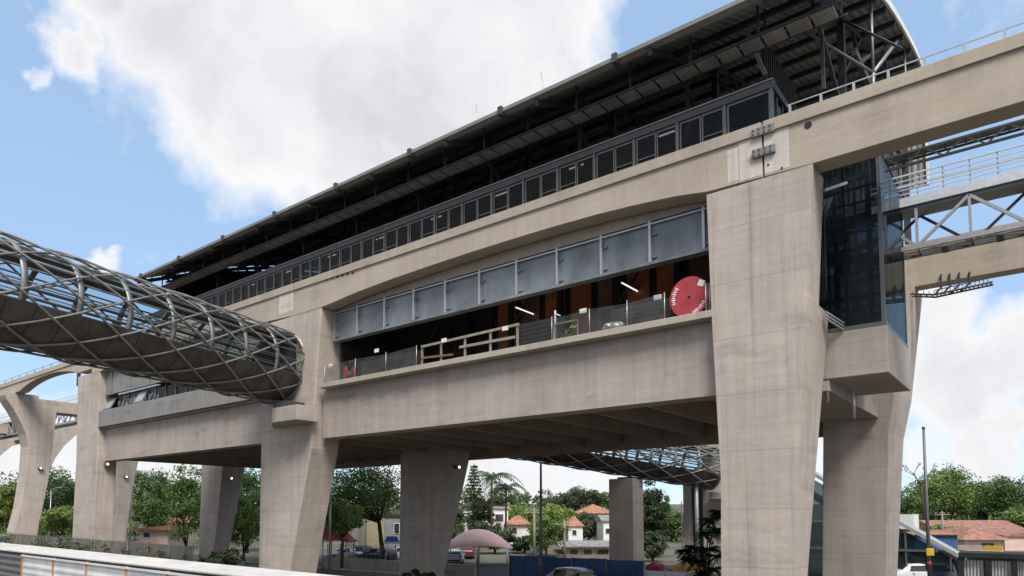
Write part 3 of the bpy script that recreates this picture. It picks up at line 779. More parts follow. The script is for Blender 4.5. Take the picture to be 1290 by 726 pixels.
# cable tray hung under the far beam
ct = empty('cable_tray', (-4, 40.5, 16), 'black ladder cable tray with looped hoses hung under the far right beam', 'cable tray')
b = MB()
c0 = at(1116, 381, 40.5); c1 = at(1150, 372, 40.5); c2 = at(1178, 373, 40.5); c3 = at(1251, 357, 40.5)
for dy in (-.25, .25):
    b.path([Vector(p)+Vector((0, dy, 0)) for p in (c0, c1, c2, c3)], .05, 6)
for (p, q, n) in ((c0, c1, 5), (c1, c2, 4), (c2, c3, 14)):
    for i in range(n):
        m_ = p.lerp(q, (i+.5)/n); b.bar(m_+Vector((0,-.25,0)), m_+Vector((0,.25,0)), .05, .05)
        b.bar(m_+Vector((-.1,-.25,.03)), m_+Vector((-.1,-.25,.20)), .03, .03)
b.bar(c2+Vector((0,-.25,.22)), c3+Vector((0,-.25,.22)), .04, .04)
b.build('ladder', M['dark'], ct)
b = MB()
for (ua, va, ub, vb) in ((1185,350,1178,371),(1196,349,1188,370),(1208,348,1198,369),(1221,347,1210,367)):
    p = at(ua, va, 41.2); q = at(ub, vb, 40.6)
    b.path([p+Vector((0,.3,.3)), p, p.lerp(q, .45)+Vector((.18,-.1,-.12)), q], .05, 6)
b.build('hoses', M['black'], ct)

# rail along the beam tops at right
r = empty('guide_rail', (4, 25.4, TOPZ), 'thin steel rail on brackets along the upper right beam', 'rail')
MB().bar((-7.0, 25.05, TOPZ+.34), (24, 25.05, TOPZ+.34), .035, .035).build('rail_bar', M['rail'], r)
for i in range(16):
    x = -6.9+i*1.05; MB().box(x-.035, x+.035, 25.0, 25.1, TOPZ, TOPZ+.32).build('bracket', M['rail'], r)
r2 = empty('guide_rail', (-75, 25.4, TOPZ), 'thin steel rail along the beam top left of the station', 'rail')
MB().bar((-128, 25.05, TOPZ+.34), (-61, 25.05, TOPZ+.34), .05, .05).build('rail_bar', M['rail'], r2)
b = MB()
for i in range(30): x = -127+i*2.2; b.box(x-.05, x+.05, 25.02, 25.10, TOPZ, TOPZ+.33)
b.build('brackets', M['rail'], r2)
r3 = empty('maintenance_railing', (-62, 30, TOPZ), 'light steel railing on the track beyond the left roof end', 'railing')
b = MB()
for z in (20.2, 20.7, 21.2): b.bar((-85, 30, z+2.9), (-55.8, 30, z+2.9), .05, .05)
for i in range(14): x = -85+i*2.2; b.bar((x, 30, 22.3), (x, 30, 24.15), .05, .05)
b.build('bars', M['steel'], r3)
MB().box(-86, -55.6, 29.5, 31, 22.1, 22.3).build('deck', M['dark'], r3)
b = MB()
for i in range(4): b.box(-84+i*9-.15, -84+i*9+.15, 30.1, 30.4, 19.2, 22.1)
b.build('legs', M['dark'], r3)

# ------------------------------------------------------------------ tubular footbridges
def footbridge(P0, P1, rad, nring, label, shrink=0.0, mirror=1):
    P0 = Vector(P0); P1 = Vector(P1)
    r = empty('tubular_footbridge', (P0+P1)/2-Vector((0,0,rad)), label, 'footbridge', 'tubular steel footbridges')
    ax = (P1-P0).normalized(); side = ax.cross(Vector((0,0,1))).normalized(); up = side.cross(ax).normalized()
    Ln = (P1-P0).length
    def pt(s, th, k=1.0):
        rr = rad*k
        return P0+ax*(s*Ln)+up*math.cos(th)*rr+side*math.sin(th)*rr
    # diagrid of round pipes
    lat = MB(); nh = 9; step = R(31)
    for hnd in (1, -1):
        for k in range(nh):
            pts = []
            sub = 3
            for i in range(nring*sub+1):
                pts.append(pt(i/(nring*sub), 2*math.pi*k/nh+hnd*step*i/sub, 1.0+.015*hnd))
            lat.path(pts, .055, 6)
    lat.build('diagrid', M['pipe'], r)
    # flat bar hoops
    for i in range(nring+1):
        h = MB(); rg = []
        for a in range(32):
            th = 2*math.pi*a/32; s = i/nring
            w_ = .12/Ln
            rg.append([pt(s-w_, th, .94), pt(s+w_, th, .94), pt(s+w_, th, .905), pt(s-w_, th, .905)])
        rg.append(rg[0]); h.loft(rg, False, True)
        h.build('hoop', M['steel'], r)
    for i in range(2*nring):
        h = MB(); s0 = (i+.5)/(2*nring); w_ = .03/Ln
        rg = [[pt(s0-w_, R(112+a*136/14), .949), pt(s0+w_, R(112+a*136/14), .949)] for a in range(15)]
        h.loft(rg, False, False, False); h.build('seam_strip', M['dark'], r)
    # purlins, glazing, cladding
    pu = MB()
    for d in (-104, -88, -72, -60, -46, -34, 34, 46, 60, 72, 88, 104):
        pu.path([pt(0, R(d), .905), pt(1, R(d), .905)], .045 if d % 10 else .085, 6)
    pu.build('purlins', M['steel'], r)
    def shell(a0, a1, k, n, s0=0, s1=1):
        b = MB(); m_ = 12
        for i in range(m_+1):
            for j in range(n+1): b.v.append(pt(s0+(s1-s0)*i/m_, R(a0+(a1-a0)*j/n), k))
        for i in range(m_):
            for j in range(n): b.f.append([i*(n+1)+j, i*(n+1)+j+1, (i+1)*(n+1)+j+1, (i+1)*(n+1)+j]); b.sm.append(True)
        return b
    shell(110, 250, .945, 16).build('lower_cladding', M['clad'], r)
    shell(34, 109, .88, 7).build('glazing', M['tubeglass'], r)
    shell(-109, -34, .88, 7).build('glazing', M['tubeglass'], r)
    for (a0, a1) in ((22, 33), (-33, -22), (-11, 11)): shell(a0, a1, .875, 3).build('roof_panel', M['tubetop'] if abs(a0) > 12 and a0 > 0 else M['frame'], r)
    shell(-30, 30, .86, 6).build('roof_lining', M['clad'], r)  # opaque dark strip, added to shut out sky and darken the inside
    # deck and handrails inside
    d = MB(); zz = -.42*rad; hw = .75*rad
    q = [P0+side*hw+up*zz, P0-side*hw+up*zz]; q2 = [P1+side*hw+up*zz, P1-side*hw+up*zz]; t = up*-.15
    d.loft([[q[0], q[1], q[1]+t, q[0]+t], [q2[0], q2[1], q2[1]+t, q2[0]+t]]); d.build('deck', M['dkcon'], r)
    hr_ = MB()
    for sg in (1, -1):
        for hh in (.35, .7, 1.05): hr_.path([P0+side*sg*hw*.98+up*(zz+hh), P1+side*sg*hw*.98+up*(zz+hh)], .03, 6)
    hr_.build('handrail', M['rail'], r)
    return r, pt, ax, side, up, Ln
def ring_end(r, c, ax, side, up, rad, w_, name='end_ring'):
    b = MB(); rg = []
    for a in range(40):
        th = 2*math.pi*a/40; e = up*math.cos(th)+side*math.sin(th)
        rg.append([c+e*rad*1.03-ax*w_, c+e*rad*1.03+ax*w_, c+e*rad*.93+ax*w_, c+e*rad*.93-ax*w_])
    rg.append(rg[0]); b.loft(rg, False, True); return b.build(name, M['pipe'], r)
c_end = at(351, 463, 24.75); cu = at(0, 367, 9.25)
dirn = (cu-c_end)
A1 = c_end+dirn*(27/15.5)
r, pt, ax, side, up, Ln = footbridge(c_end, A1, 2.32, 12, 'near footbridge tube of steel lattice entering the left pier')
ring_end(r, c_end+ax*.1, ax, side, up, 2.32, .12)
b = MB().disc(c_end+ax*.05, ax, 2.1, .05, 32).build('end_wall', M['black'], r)  # end disc coloured black for the darkness inside the tube mouth
o = MB().prism_xy([(-38.6,24.99),(-36.5,23.55),(-34.0,23.55),(-34.0,24.99)], 10.5, 11.38).build('corbel', M['box'], P2, .03)
MB().box(-36.6,-35.2,23.7,24.9,11.385,11.75).build('bearing', M['dark'], P2)
# far footbridge
E0 = Vector((-35.4, 43.4, 11.7)); E1 = Vector((-22.9, 57.3, 9.05))
r, pt, ax, side, up, Ln = footbridge(E0, E1, 1.85, 9, 'far footbridge tube of steel lattice under the station resting on a plain pier')
ring_end(r, E1-ax*.1, ax, side, up, 1.85, .12)
c = E0.lerp(E1, .58)
o = MB().loft([[(c.x-1.15,c.y-.9,0),(c.x+1.15,c.y-.9,0),(c.x+1.15,c.y+.9,0),(c.x-1.15,c.y+.9,0)],[(c.x-1.1,c.y-.9,8.05),(c.x+1.15,c.y-.9,8.05),(c.x+1.15,c.y+.9,8.05),(c.x-1.1,c.y+.9,8.05)]]).build('footbridge_pier', M['pier'], None, .06)
tag(o, 'plain square concrete pier carrying the far footbridge tube above blue hoarding', 'pier')
MB().box(c.x-.5, c.x+.5, c.y-.5, c.y+.5, 8.055, 8.2).build('bearing', M['dark'], o)

# access building behind the right pier
AB = empty('access_building', (-20, 60, 0), 'plain beige access tower where the far footbridge tube ends', 'building')
MB().box(-24.2, -17.2, 58.0, 61, 0, 12.4).build('wall', M['beige'], AB, .03)
MB().box(-26.1, -25.35, 58.2, 60, 0, 8.2).build('corner_column', M['pier'], AB)
MB().box(-25.33, -24.22, 58.5, 60, 0, 8.2).build('glass_slot', M['houseglass'], AB)
MB().box(-25.9, -24.25, 60.1, 61, 0, 8.2).build('side_wall', M['beige'], AB)
MB().box(-23.2, -21.6, 56.9, 57.98, 6.4, 7.0).build('corbel', M['box'], AB, .03)
p = at(877, 600, 55.5); o = MB().tube((p.x, 55.5, 0), (p.x, 55.5, p.z), .16, 12).build('vent_pipe', M['tubetop']); tag(o, 'slim pale vertical pipe below the end of the far tube', 'pipe')
p = at(858.5, 632, 52); o = MB().tube((p.x, 52, 0), (p.x, 52, p.z), .045, 8).build('sign_pole', M['wood']); tag(o, 'thin bare pole standing in front of the beige access tower', 'pole')

# escalator building: glass under a sloping pale roof
EB = empty('escalator_building', (-10, 58, 0), 'glazed escalator hall under a sloping pale roof behind the rear right pier', 'building')
pA = at(1206, 697, 56.7); pB = at(1012, 588, 56.7)
MB().loft([[(pA.x, 56.4, pA.z), (pA.x, 56.4, pA.z-.28), (pB.x, 56.4, pB.z-.28), (pB.x, 56.4, pB.z)], [(pA.x, 58.6, pA.z), (pA.x, 58.6, pA.z-.28), (pB.x, 58.6, pB.z-.28), (pB.x, 58.6, pB.z)]]).build('sloping_roof', M['tubetop'], EB)
MB().add([(pA.x,56.7,pA.z-.55),(pA.x,56.7,.05),(pB.x,56.7,.05),(pB.x,56.7,pB.z-.55)], [(0,1,2,3)]).build('glass_wall', M['hallglass'], EB)
def roofz(x): return pA.z+(pB.z-pA.z)*(x-pA.x)/(pB.x-pA.x)
mu = MB()
x = pB.x+.1
while x < pA.x: mu.box(x-.06, x+.06, 56.55, 56.68, 0, roofz(x)-.52); x += 1.35
for z in (2.55, 4.6): 
    xr = pA.x-(z-pA.z+.6)/(pB.z-pA.z)*(pA.x-pB.x) if z > pA.z-.6 else pA.x
    mu.box(pB.x, min(pA.x, xr), 56.5, 56.66, z-.08, z+.08)
mu.build('mullions', M['frame'], EB)
MB().box(pB.x, pA.x, 61.8, 62, 0, 2.4).build('rear_wall', M['black'], EB)
MB().loft([[(pA.x-1,57.6,.6),(pA.x-1,59.6,.6),(pB.x,59.6,7.0),(pB.x,57.6,7.0)],[(pA.x-1,57.6,.3),(pA.x-1,59.6,.3),(pB.x,59.6,6.6),(pB.x,57.6,6.6)]]).build('escalator_flight', M['dark'], EB)
q0 = at(1128, 648, 60); q1 = at(1150, 662, 60)
MB().box(q0.x-.6, q1.x, 60.5, 63, 4.0, q0.z).build('rooftop_upstand', M['whitewall'], EB)

# storefront canopy at far right
SF = empty('storefront', (2, 50, 0), 'long low shopfront with black canopy and white curtained glass at lower right', 'shop')
s0 = at(1205, 697, 48); s1 = at(1300, 699, 48)
sz = s0.z
MB().box(s0.x, s0.x+14, 48.9, 52, sz-.28, sz).build('canopy', M['black'], SF)
MB().box(s0.x+.3, s0.x+14, 50.0, 50.2, 0, sz-.29).build('wall', M['greywall'], SF)
for (ua, ub) in ((1211,1240),(1246,1274),(1279,1300)):
    a = at(ua, 710, 49.9); c = at(ub, 710, 49.9)
    wn = MB().box(a.x, c.x, 49.35, 49.45, .3, sz-.45).build('shop_window', M['whitewall'], SF)
    mb = MB()
    n = 7
    for i in range(n+1): xx = a.x+(c.x-a.x)*i/n; mb.box(xx-.018, xx+.018, 49.30, 49.345, .3, sz-.45)
    mb.build('frame', M['frame'], wn)
for u in (1208, 1243, 1276):
    a = at(u, 710, 48); MB().box(a.x-.14, a.x+.14, 49.0, 49.3, 0, sz-.285).build('post', M['black'], SF)
sg = MB().box(*sorted((at(1207,694,52.2).x, at(1239,694,52.2).x)), 52.1, 52.25, sz+.02, sz+.32).build('fascia_board', M['pinkwall'], SF)
MB().box(*sorted((at(1240,694,52.2).x, at(1263,694,52.2).x)), 52.1, 52.25, sz+.02, sz+.32).build('fascia_board', M['yellow'], SF)

# ------------------------------------------------------------------ things on the open storey
RL = empty('cable_reel', (-11.1, 25.75, 12.78), 'red cable drum standing on the slab edge by the right pier', 'cable drum')
rc = Vector((-11.05, 25.55, 13.62))
f1 = MB().disc(rc, (0,1,0), .82, .06, 40).build('flange', M['red'], RL)
MB().disc(rc+Vector((0,.75,0)), (0,1,0), .82, .06, 40).build('flange', M['red'], RL)
MB().disc(rc+Vector((0,.37,0)), (0,1,0), .45, .68, 24).build('drum', M['dark'], RL)
MB().disc(rc-Vector((0,.035,0)), (0,1,0), .06, .02, 12).build('axle_hole', M['black'], f1)
lb = MB()
lb.add([rc+Vector((dx,-.034,dz)) for dx, dz in ((.34,.40),(.58,.30),(.68,.52),(.44,.62))], [(0,1,2,3)])
for a in list(range(140, 200, 7))+list(range(285, 335, 7)):
    q = R(a); e = Vector((math.cos(q), 0, math.sin(q))); t = Vector((-math.sin(q), 0, math.cos(q)))
    rr = .66; l_ = .045+.02*((a*7) % 3); c_ = rc-Vector((0,.034,0))+e*rr
    lb.add([c_-t*.025-e*l_, c_+t*.02-e*l_, c_+t*.02+e*l_, c_-t*.025+e*l_], [(0,1,2,3)])
lb.build('white_markings', M['white'], f1)
R2 = empty('cable_reel', (-33.2, 25.9, 12.78), 'small faded red drum at the left end of the slab behind netting', 'cable drum')
c2_ = Vector((-32.75, 25.95, 13.32))
MB().disc(c2_, (.5,1,0), .50, .06, 28).build('flange', M['red'], R2); MB().disc(c2_+Vector((.2,.4,0)), (.5,1,0), .50, .06, 28).build('flange', M['red'], R2); MB().disc(c2_+Vector((.1,.2,0)), (.5,1,0), .25, .36, 16).build('drum', M['dark'], R2)
# site railing: dark boards then pale timber rails
def dark_board(x0, x1, y, z1, label):
    b = MB()
    nb_ = 6
    for k in range(nb_): zz = 12.80+k*(z1-12.8)/nb_; b.box(x0, x1, y-.02, y+.02, zz, zz+(z1-12.8)/nb_-.025)
    for x in (x0+.05, (x0+x1)/2, x1-.05): b.box(x-.04, x+.04, y+.021, y+.08, 12.79, z1+.05)
    return tag(b.build('site_barrier', M['black']), label, 'barrier', 'dark slatted barriers along the slab edge')
def xs_(u): return at(u, 430, 25.5).x
dark_board(xs_(455), xs_(530), 25.6, 13.75, 'dark slatted barrier left of the pale timber railing')
dark_board(xs_(652), xs_(700), 25.6, 14.0, 'dark slatted barrier right of the pale timber railing')
dark_board(xs_(762), xs_(838), 26.1, 13.95, 'dark slatted barrier just left of the big red drum')
tr_ = empty('timber_railing', (xs_(590), 25.5, 12.78), 'makeshift railing of pale timber posts and boards on the slab edge', 'railing')
for u in (532, 556, 586, 618, 652):
    x = xs_(u); MB().box(x-.05, x+.05, 25.46, 25.54, 12.785, 13.95).build('post', M['wood'], tr_)
MB().bar((xs_(532), 25.43, 13.85), (xs_(655), 25.43, 13.95), .04, .12).build('rail', M['wood'], tr_)
MB().bar((xs_(580), 25.43, 13.42), (xs_(650), 25.43, 13.38), .04, .13).build('rail', M['wood'], tr_)
MB().bar((xs_(532), 25.43, 13.25), (xs_(572), 25.43, 13.12), .04, .10).build('rail', M['brown'], tr_)
# netting with thin posts
for (ua, ub, lab) in ((415, 530, 'left stretch of dark mesh netting on the slab edge'), (700, 842, 'mesh netting on the slab edge between barrier and red drum'), (894, 899, 'narrow mesh netting between the red drum and the right pier')):
    nt_ = empty('safety_net', (xs_((ua+ub)/2), 25.2, 12.78), lab, 'netting', 'mesh netting along the slab edge')
    n = max(1, int((ub-ua)/36))
    b = MB()
    for i in range(n):
        a = xs_(ua+(ub-ua)*i/n); c = xs_(ua+(ub-ua)*(i+1)/n)
        b.loft([[(a,25.22,12.79),(c,25.22,12.79)],[(a,25.25+.05*(i%2),13.3),(c,25.2,13.35)],[(a,25.22,13.78+.1*(i%2)),(c,25.22,13.88-.1*(i%2))]], False, True, False)
    b.build('mesh', M['net2'], nt_)
    for i in range(n+1):
        a = xs_(ua+(ub-ua)*i/n); MB().tube((a,25.2,12.785),(a,25.2,13.9),.022,6).build('post', M['rail'], nt_)
# odds and ends along the slab edge
fr_ = MB(); xa, xb = xs_(703), xs_(731)
fr_.bar((xa,25.3,12.8),(xa,25.3,13.55),.06,.05).bar((xb,25.3,12.8),(xb,25.3,13.55),.06,.05).bar((xa,25.3,13.55),(xb,25.3,13.55),.05,.06)
tag(fr_.build('wooden_easel', M['wood']), 'small upright timber frame beside a white post', 'easel')
fr_ = MB(); x = xs_(702); fr_.bar((x,25.35,12.79),(x,25.35,14.2),.06,.06).bar((x-.1,25.35,12.79),(x-.02,25.35,13.6),.04,.04).bar((x-.02,25.33,14.05),(x+.3,25.33,13.9),.05,.05)
tag(fr_.build('white_post', M['white']), 'white upright post with a short arm on the slab edge', 'post')
sgn = 0
for (u, v, lab) in ((475,442,'white notice pinned to the dark barrier at left'),(560,429,'white notice on the left end of the timber railing'),(637,414,'white notice hung on the right end of the timber railing'),(735,392,'white notice above the small timber frame'),(829,375,'white notice on the dark barrier beside the red drum'),(417,461,'white notice beside the small faded red drum')):
    p = at(u, v, 25.35)
    o = MB().box(p.x-.17, p.x+.17, 25.30, 25.33, p.z-.1, p.z+.1).build('notice_board', M['white']); tag(o, lab, 'notice', 'white notices along the slab edge')
for (u, v, lab) in ((712,388,'leafy green cut branches heaped behind the netting'),(885,380,'small green plant beside the red drum')):
    p = at(u, v, 26); b = MB(); rr = random.Random(u)
    for i in range(60):
        c = Vector((p.x+rr.gauss(0,.35), 26+rr.gauss(0,.15), 12.85+abs(rr.gauss(.25,.28)))); a = Vector((rr.gauss(0,1),rr.gauss(0,1),rr.gauss(0,1))).normalized()*.13; d = a.cross(Vector((rr.random(),1,rr.random()))).normalized()*.06
        b.quad(c-a, c-d, c+a, c+d)
    tag(b.build('cut_branches', M['leafC']), lab, 'branches', 'green cuttings on the slab edge')
for (u, lab) in ((767,'crumpled pale plastic sheet on the slab edge left of the middle'),(776,'second crumpled plastic bag beside the dark barrier')):
    p = at(u, 383, 25.4); b = MB(); bmx = bmesh.new(); bmesh.ops.create_icosphere(bmx, subdivisions=3, radius=.26)
    for v_ in bmx.verts: v_.co *= 1+.35*mnoise.noise(v_.co*5+Vector((u,0,0)))
    b.add([Vector((p.x+v_.co.x*1.3, 25.45+v_.co.y, 12.97+v_.co.z*.75)) for v_ in bmx.verts], [[q.index for q in f.verts] for f in bmx.faces], False); bmx.free()
    tag(b.build('plastic_sheet', M['tubetop']), lab, 'plastic', 'crumpled plastic on the slab edge')

# floodlights on the piers
def atX(u, v, X): r = ray(u, v); t = X/r.x; return Vector((X, r.y*t, CAMH+r.z*t))
for (u, v, X, lab) in ((51,590,-85.8,'lit floodlight on the leg of the nearest left portal pier'),(135,585,-64.35,'lit floodlight on the leftmost station pier'),(159,601,-85.8,'lit floodlight on the rear leg of the left portal pier'),(291,603,-66.2,'lit floodlight on the slim rear pier between trees'),(577,589,-34.8,'lit floodlight on the side of the dark middle pier')):
    p = atX(u, v, X)
    q = empty('floodlight', p, lab, 'floodlight', 'floodlights on the piers')
    MB().box(p.x-.22, p.x+.12, p.y-.2, p.y+.2, p.z-.12, p.z+.14).build('housing', M['frame'], q)
    MB().disc((p.x+.14, p.y, p.z+.01), (1,0,0), .10, .03, 14).build('lens', M['flood'], q)
    MB().box(p.x-.7, p.x-.225, p.y-.05, p.y+.05, p.z-.05, p.z+.05).build('bracket', M['frame'], q)
p = at(408, 558, 26.2); o = MB().tube((p.x-.1, 25.9, p.z), (p.x+.45, 25.9, p.z), .22, 12).build('junction_box', M['greywall']); tag(o, 'grey round junction box on the wide pier below the girder', 'junction box')

# ------------------------------------------------------------------ foreground barrier and hoarding
def atz(u, v, z): r = ray(u, v); t = (z-CAMH)/r.z; return Vector((r.x*t, r.y*t, z))
bk0, bk1 = atz(0, 683.5, 4.0), atz(390, 721.5, 4.0)
fr0, fr1 = atz(0, 691.5, 3.95), atz(200, 713, 3.95)
def ext(a, b, k0, k1): d = b-a; return a-d*k0, b+d*k1
bk0, bk1 = ext(bk0, bk1, .25, .25); fr0, fr1 = ext(fr0, fr1, .35, .9)
WB = empty('road_barrier', ((bk0+bk1)/2).xy.to_3d()+Vector((0,0,2.2)), 'long white topped concrete barrier across the lower left corner', 'barrier')
def dn(p, z): return Vector((p.x, p.y, z))
MB().loft([[bk0, bk1, dn(bk1, 3.9), dn(bk0, 3.9)], [fr0, fr1, dn(fr1, 3.89), dn(fr0, 3.89)]]).build('cap', M['white_con'], WB, .02)
ins = Vector((0, .15, 0))
MB().loft([[dn(bk0-ins, 2.15), dn(bk1-ins, 2.15), dn(bk1-ins, 3.89), dn(bk0-ins, 3.89)], [dn(fr0+ins, 2.15), dn(fr1+ins, 2.15), dn(fr1+ins, 3.88), dn(fr0+ins, 3.88)]]).build('wall', M['grey'], WB)
# corrugated hoarding with orange posts in front
hd = (fr1-fr0).normalized(); hn = Vector((hd.y, -hd.x, 0)); hn = hn if hn.y < 0 else -hn
hb = fr0.xy.to_3d()+hn*.12
HO = empty('site_hoarding', hb+hd*6+Vector((0,0,2.2)), 'corrugated pale site hoarding with orange posts in the lower left corner', 'hoarding')
def on_line(u):                     # distance along the hoarding of the sight line at u
    r = ray(u, 700); den = r.x*hd.y-r.y*hd.x
    return (r.x*(-hb.y)-r.y*(-hb.x))/den if abs(den) > 1e-6 else 0
us = [-40, 29, 68, 110, 160, 212, 272, 345]
ds = [on_line(u) for u in us]
topz = 3.86
for i in range(len(ds)-1):
    a, c = ds[i]+.05, ds[i+1]-.05
    pnl = MB(); prof = []
    for k in range(29): prof.append((topz-.03-k*.048, [0, .012, .012, 0][k % 4]))
    for z, o_ in prof:
        for d in (a, c): p = hb+hd*d+hn*o_; pnl.v.append(Vector((p.x, p.y, z)))
    for k in range(28): pnl.f.append([2*k, 2*k+1, 2*k+3, 2*k+2]); pnl.sm.append(False)
    pnl.build('panel', M['frame'] if i == 0 else M['corr'], HO)
for d in ds[1:]:
    p = hb+hd*d; t_ = hd*.03; n_ = hn*.03
    MB().loft([[dn(p-t_-n_, 2.2), dn(p+t_-n_, 2.2), dn(p+t_+n_, 2.2), dn(p-t_+n_, 2.2)], [dn(p-t_-n_, topz+.02), dn(p+t_-n_, topz+.02), dn(p+t_+n_, topz+.02), dn(p-t_+n_, topz+.02)]]).build('post', M['orange'], HO)
p = hb+hd*ds[1]; q = hb+hd*ds[-1]
MB().bar(dn(p+hn*.03, topz-.012), dn(q+hn*.03, topz-.012), .05, .04).build('top_rail', M['corr'], HO)

# net fence in front of the piers
NF = empty('net_fence', (-70, 22.8, 0), 'weathered net fence overgrown at its foot in front of the left piers', 'fence')
z0n, z1n = 3.05, 3.55
def nfz(x): return z0n+(z1n-z0n)*min(1.2, max(0, (-40-x)/55))
x = -115
xs2 = []
while x < -41: xs2.append(x); x += 3.1
for i in range(len(xs2)-1):
    a, c = xs2[i], xs2[i+1]
    MB().loft([[(a,22.8,.0),(c,22.8,.0)],[(a,22.8,nfz(a)-.03),((c),22.8,nfz(c)-.06)]], False, False, False).build('net_panel', M['net'], NF)
for a in xs2: MB().tube((a,22.75,0),(a,22.75,nfz(a)+.1),.035,6).build('post', M['frame'], NF)
MB().box(-112, -41, 23.3, 23.5, 0, 1.9).build('foot_wall', M['oldwall'], NF)

# low wall by the car park
x0 = at(408, 710, 42.3).x; x1 = at(598, 710, 42.3).x
o = MB().box(x0, x1, 42.2, 42.5, 0, 1.08).build('low_wall', M['oldwall'], None, .02); tag(o, 'low grey concrete wall in front of the parked cars', 'wall')
pfx = empty('mesh_fence', ((x0+x1)/2, 42.7, 0), 'dark steel mesh fence between low wall and parked cars', 'fence')
b = MB()
for k in range(5): b.bar((x0, 42.7, 1.2+k*.25), (x1, 42.7, 1.2+k*.25), .025, .025)
b.build('wires', M['frame'], pfx)
n = 10
for i in range(n+1):
    x = x0+(x1-x0)*i/n; MB().tube((x,42.7,0),(x,42.7,2.35),.035,6).build('post', M['frame'], pfx)
for u in (437, 470, 543):
    p = at(u, 700, 41.0); o = MB().path([(p.x,41,0),(p.x+.05,41,1.1),(p.x+.3,41,1.35)], .035, 6).build('bent_stake', M['tubetop'])
    tag(o, {437:'pale bent stake before the low wall under the dark cars',470:'pale leaning stake before the low wall near the red lamp',543:'pale stake at the foot of the dark middle pier'}[u], 'stake', 'pale stakes by the low wall')

# blue hoarding beside the road
h0 = at(643, 700, 41.5); h1 = at(812, 706, 41.5)
BH = empty('blue_hoarding', ((h0.x+h1.x)/2, 41.5, 0), 'dark blue plywood hoarding behind the silver hatchback', 'hoarding')
n = 8
for i in range(n):
    a = h0.x+(h1.x-h0.x)*i/n; c = h0.x+(h1.x-h0.x)*(i+1)/n
    MB().box(a+.01, c-.01, 41.45+.02*(i % 2), 41.53+.02*(i % 2), 0.02, 2.02+.03*((i*7) % 3)).build('board', M['hoard'], BH)
for i in range(0, n+1, 2):
    a = h0.x+(h1.x-h0.x)*i/n; MB().box(a-.04, a+.04, 41.36, 41.44, 0, 2.1).build('post', M['pole'], BH)
b = MB(); xb = h1.x-.9; b.bar((xb,41.3,1.9),(xb+.7,40.6,0),.07,.07).bar((xb,41.3,1.9),(xb-.3,40.6,0),.07,.07)
b.build('prop', M['hoard'], BH)
g0 = at(813, 713, 39.5); g1 = at(893, 716, 39.5)
GH = empty('corrugated_fence', ((g0.x+g1.x)/2, 39.5, 0), 'pale corrugated metal fence between blue hoarding and dark bush', 'fence')
b = MB(); pr = [(1.62-k*.085, [0,.03,.03,0][k % 4]) for k in range(19)]
for z, o_ in pr:
    b.v.append(Vector((g0.x, 39.5-o_, z))); b.v.append(Vector((g1.x, 39.5-o_, z)))
for k in range(18): b.f.append([2*k,2*k+1,2*k+3,2*k+2]); b.sm.append(False)
b.build('sheet', M['corr'], GH)
for i in range(4): x = g0.x+(g1.x-g0.x)*i/3; MB().box(x-.04,x+.04,39.36,39.44,0,1.72).build('post', M['orange'] if i == 3 else M['rail'], GH)
for i, (u, c_, lab) in enumerate(((858,'orange','orange plastic mesh heap behind the corrugated fence at left'),(872,'yellow','yellow plastic sheet heap behind the corrugated fence'),(826,'red','dark red cloth heap behind the corrugated fence'))):
    p = at(u, 707, 44); rr = random.Random(i); b = MB(); bmx = bmesh.new(); bmesh.ops.create_icosphere(bmx, subdivisions=3, radius=.8)
    for v_ in bmx.verts: v_.co *= 1+.4*mnoise.noise(v_.co*2+Vector((i*3,0,0)))
    b.add([Vector((p.x+v_.co.x*1.0, 44+v_.co.y*.6, max(0, 1.2+v_.co.z*.75))) for v_ in bmx.verts], [[q.index for q in f.verts] for f in bmx.faces]); bmx.free()
    b.box(p.x-.7, p.x+.7, 43.7, 44.3, 0, 1.0)
    tag(b.build('material_heap', M[c_]), lab, 'heap', 'heaps of site material')
r = empty('guard_rail', (0, 46, 0), 'pale steel guard rail along the street behind the right piers', 'guard rail')
MB().box(-12.5, 6.5, 45.9, 45.96, .85, 1.05).build('beam', M['palerail'], r); MB().box(-12.5, 6.5, 45.9, 45.96, .45, .6).build('beam', M['palerail'], r)
for i in range(13): x = -12.4+i*1.57; MB().box(x-.05,x+.05,45.97,46.07,0,1.1).build('post', M['palerail'], r)
o = MB().box(-7.6, -0.6, 50.0, 50.1, 0, 1.15).build('blue_barrier', M['bluesign'], None, .01); tag(o, 'low blue site barrier at the foot of the escalator building', 'barrier')

# ------------------------------------------------------------------ poles
p = spot(681.5, 49.5); P = empty('light_pole', p, 'tall grey pole standing before the blue hoarding', 'pole')
MB().tube(p, p+Vector((0,0,zat(583, 49.5))), .14, 10, .075).build('shaft', M['pole'], P); MB().box(p.x-.25,p.x+.25,p.y-.25,p.y+.25,0,.06).build('base_plate', M['pole'], P)
MB().box(p.x-.14,p.x+.14,p.y-.22,p.y-.1,1.5,2.0).build('meter_box', M['frame'], P)
p = spot(1168, 44); P = empty('light_pole', p, 'very tall grey pole with a yellow sign at the right', 'pole')
MB().tube(p, p+Vector((0,0,zat(540, 44))), .125, 10, .075).build('shaft', M['pole'], P)
MB().tube(p+Vector((0,0,zat(540,44))), p+Vector((0,0,zat(537,44))), .10, 10).build('cap', M['pole'], P)
yc = zat(695, 44); e1 = Vector((_c, _s, 0)); e2 = Vector((-_s, _c, 0)); q = p-e2*.19
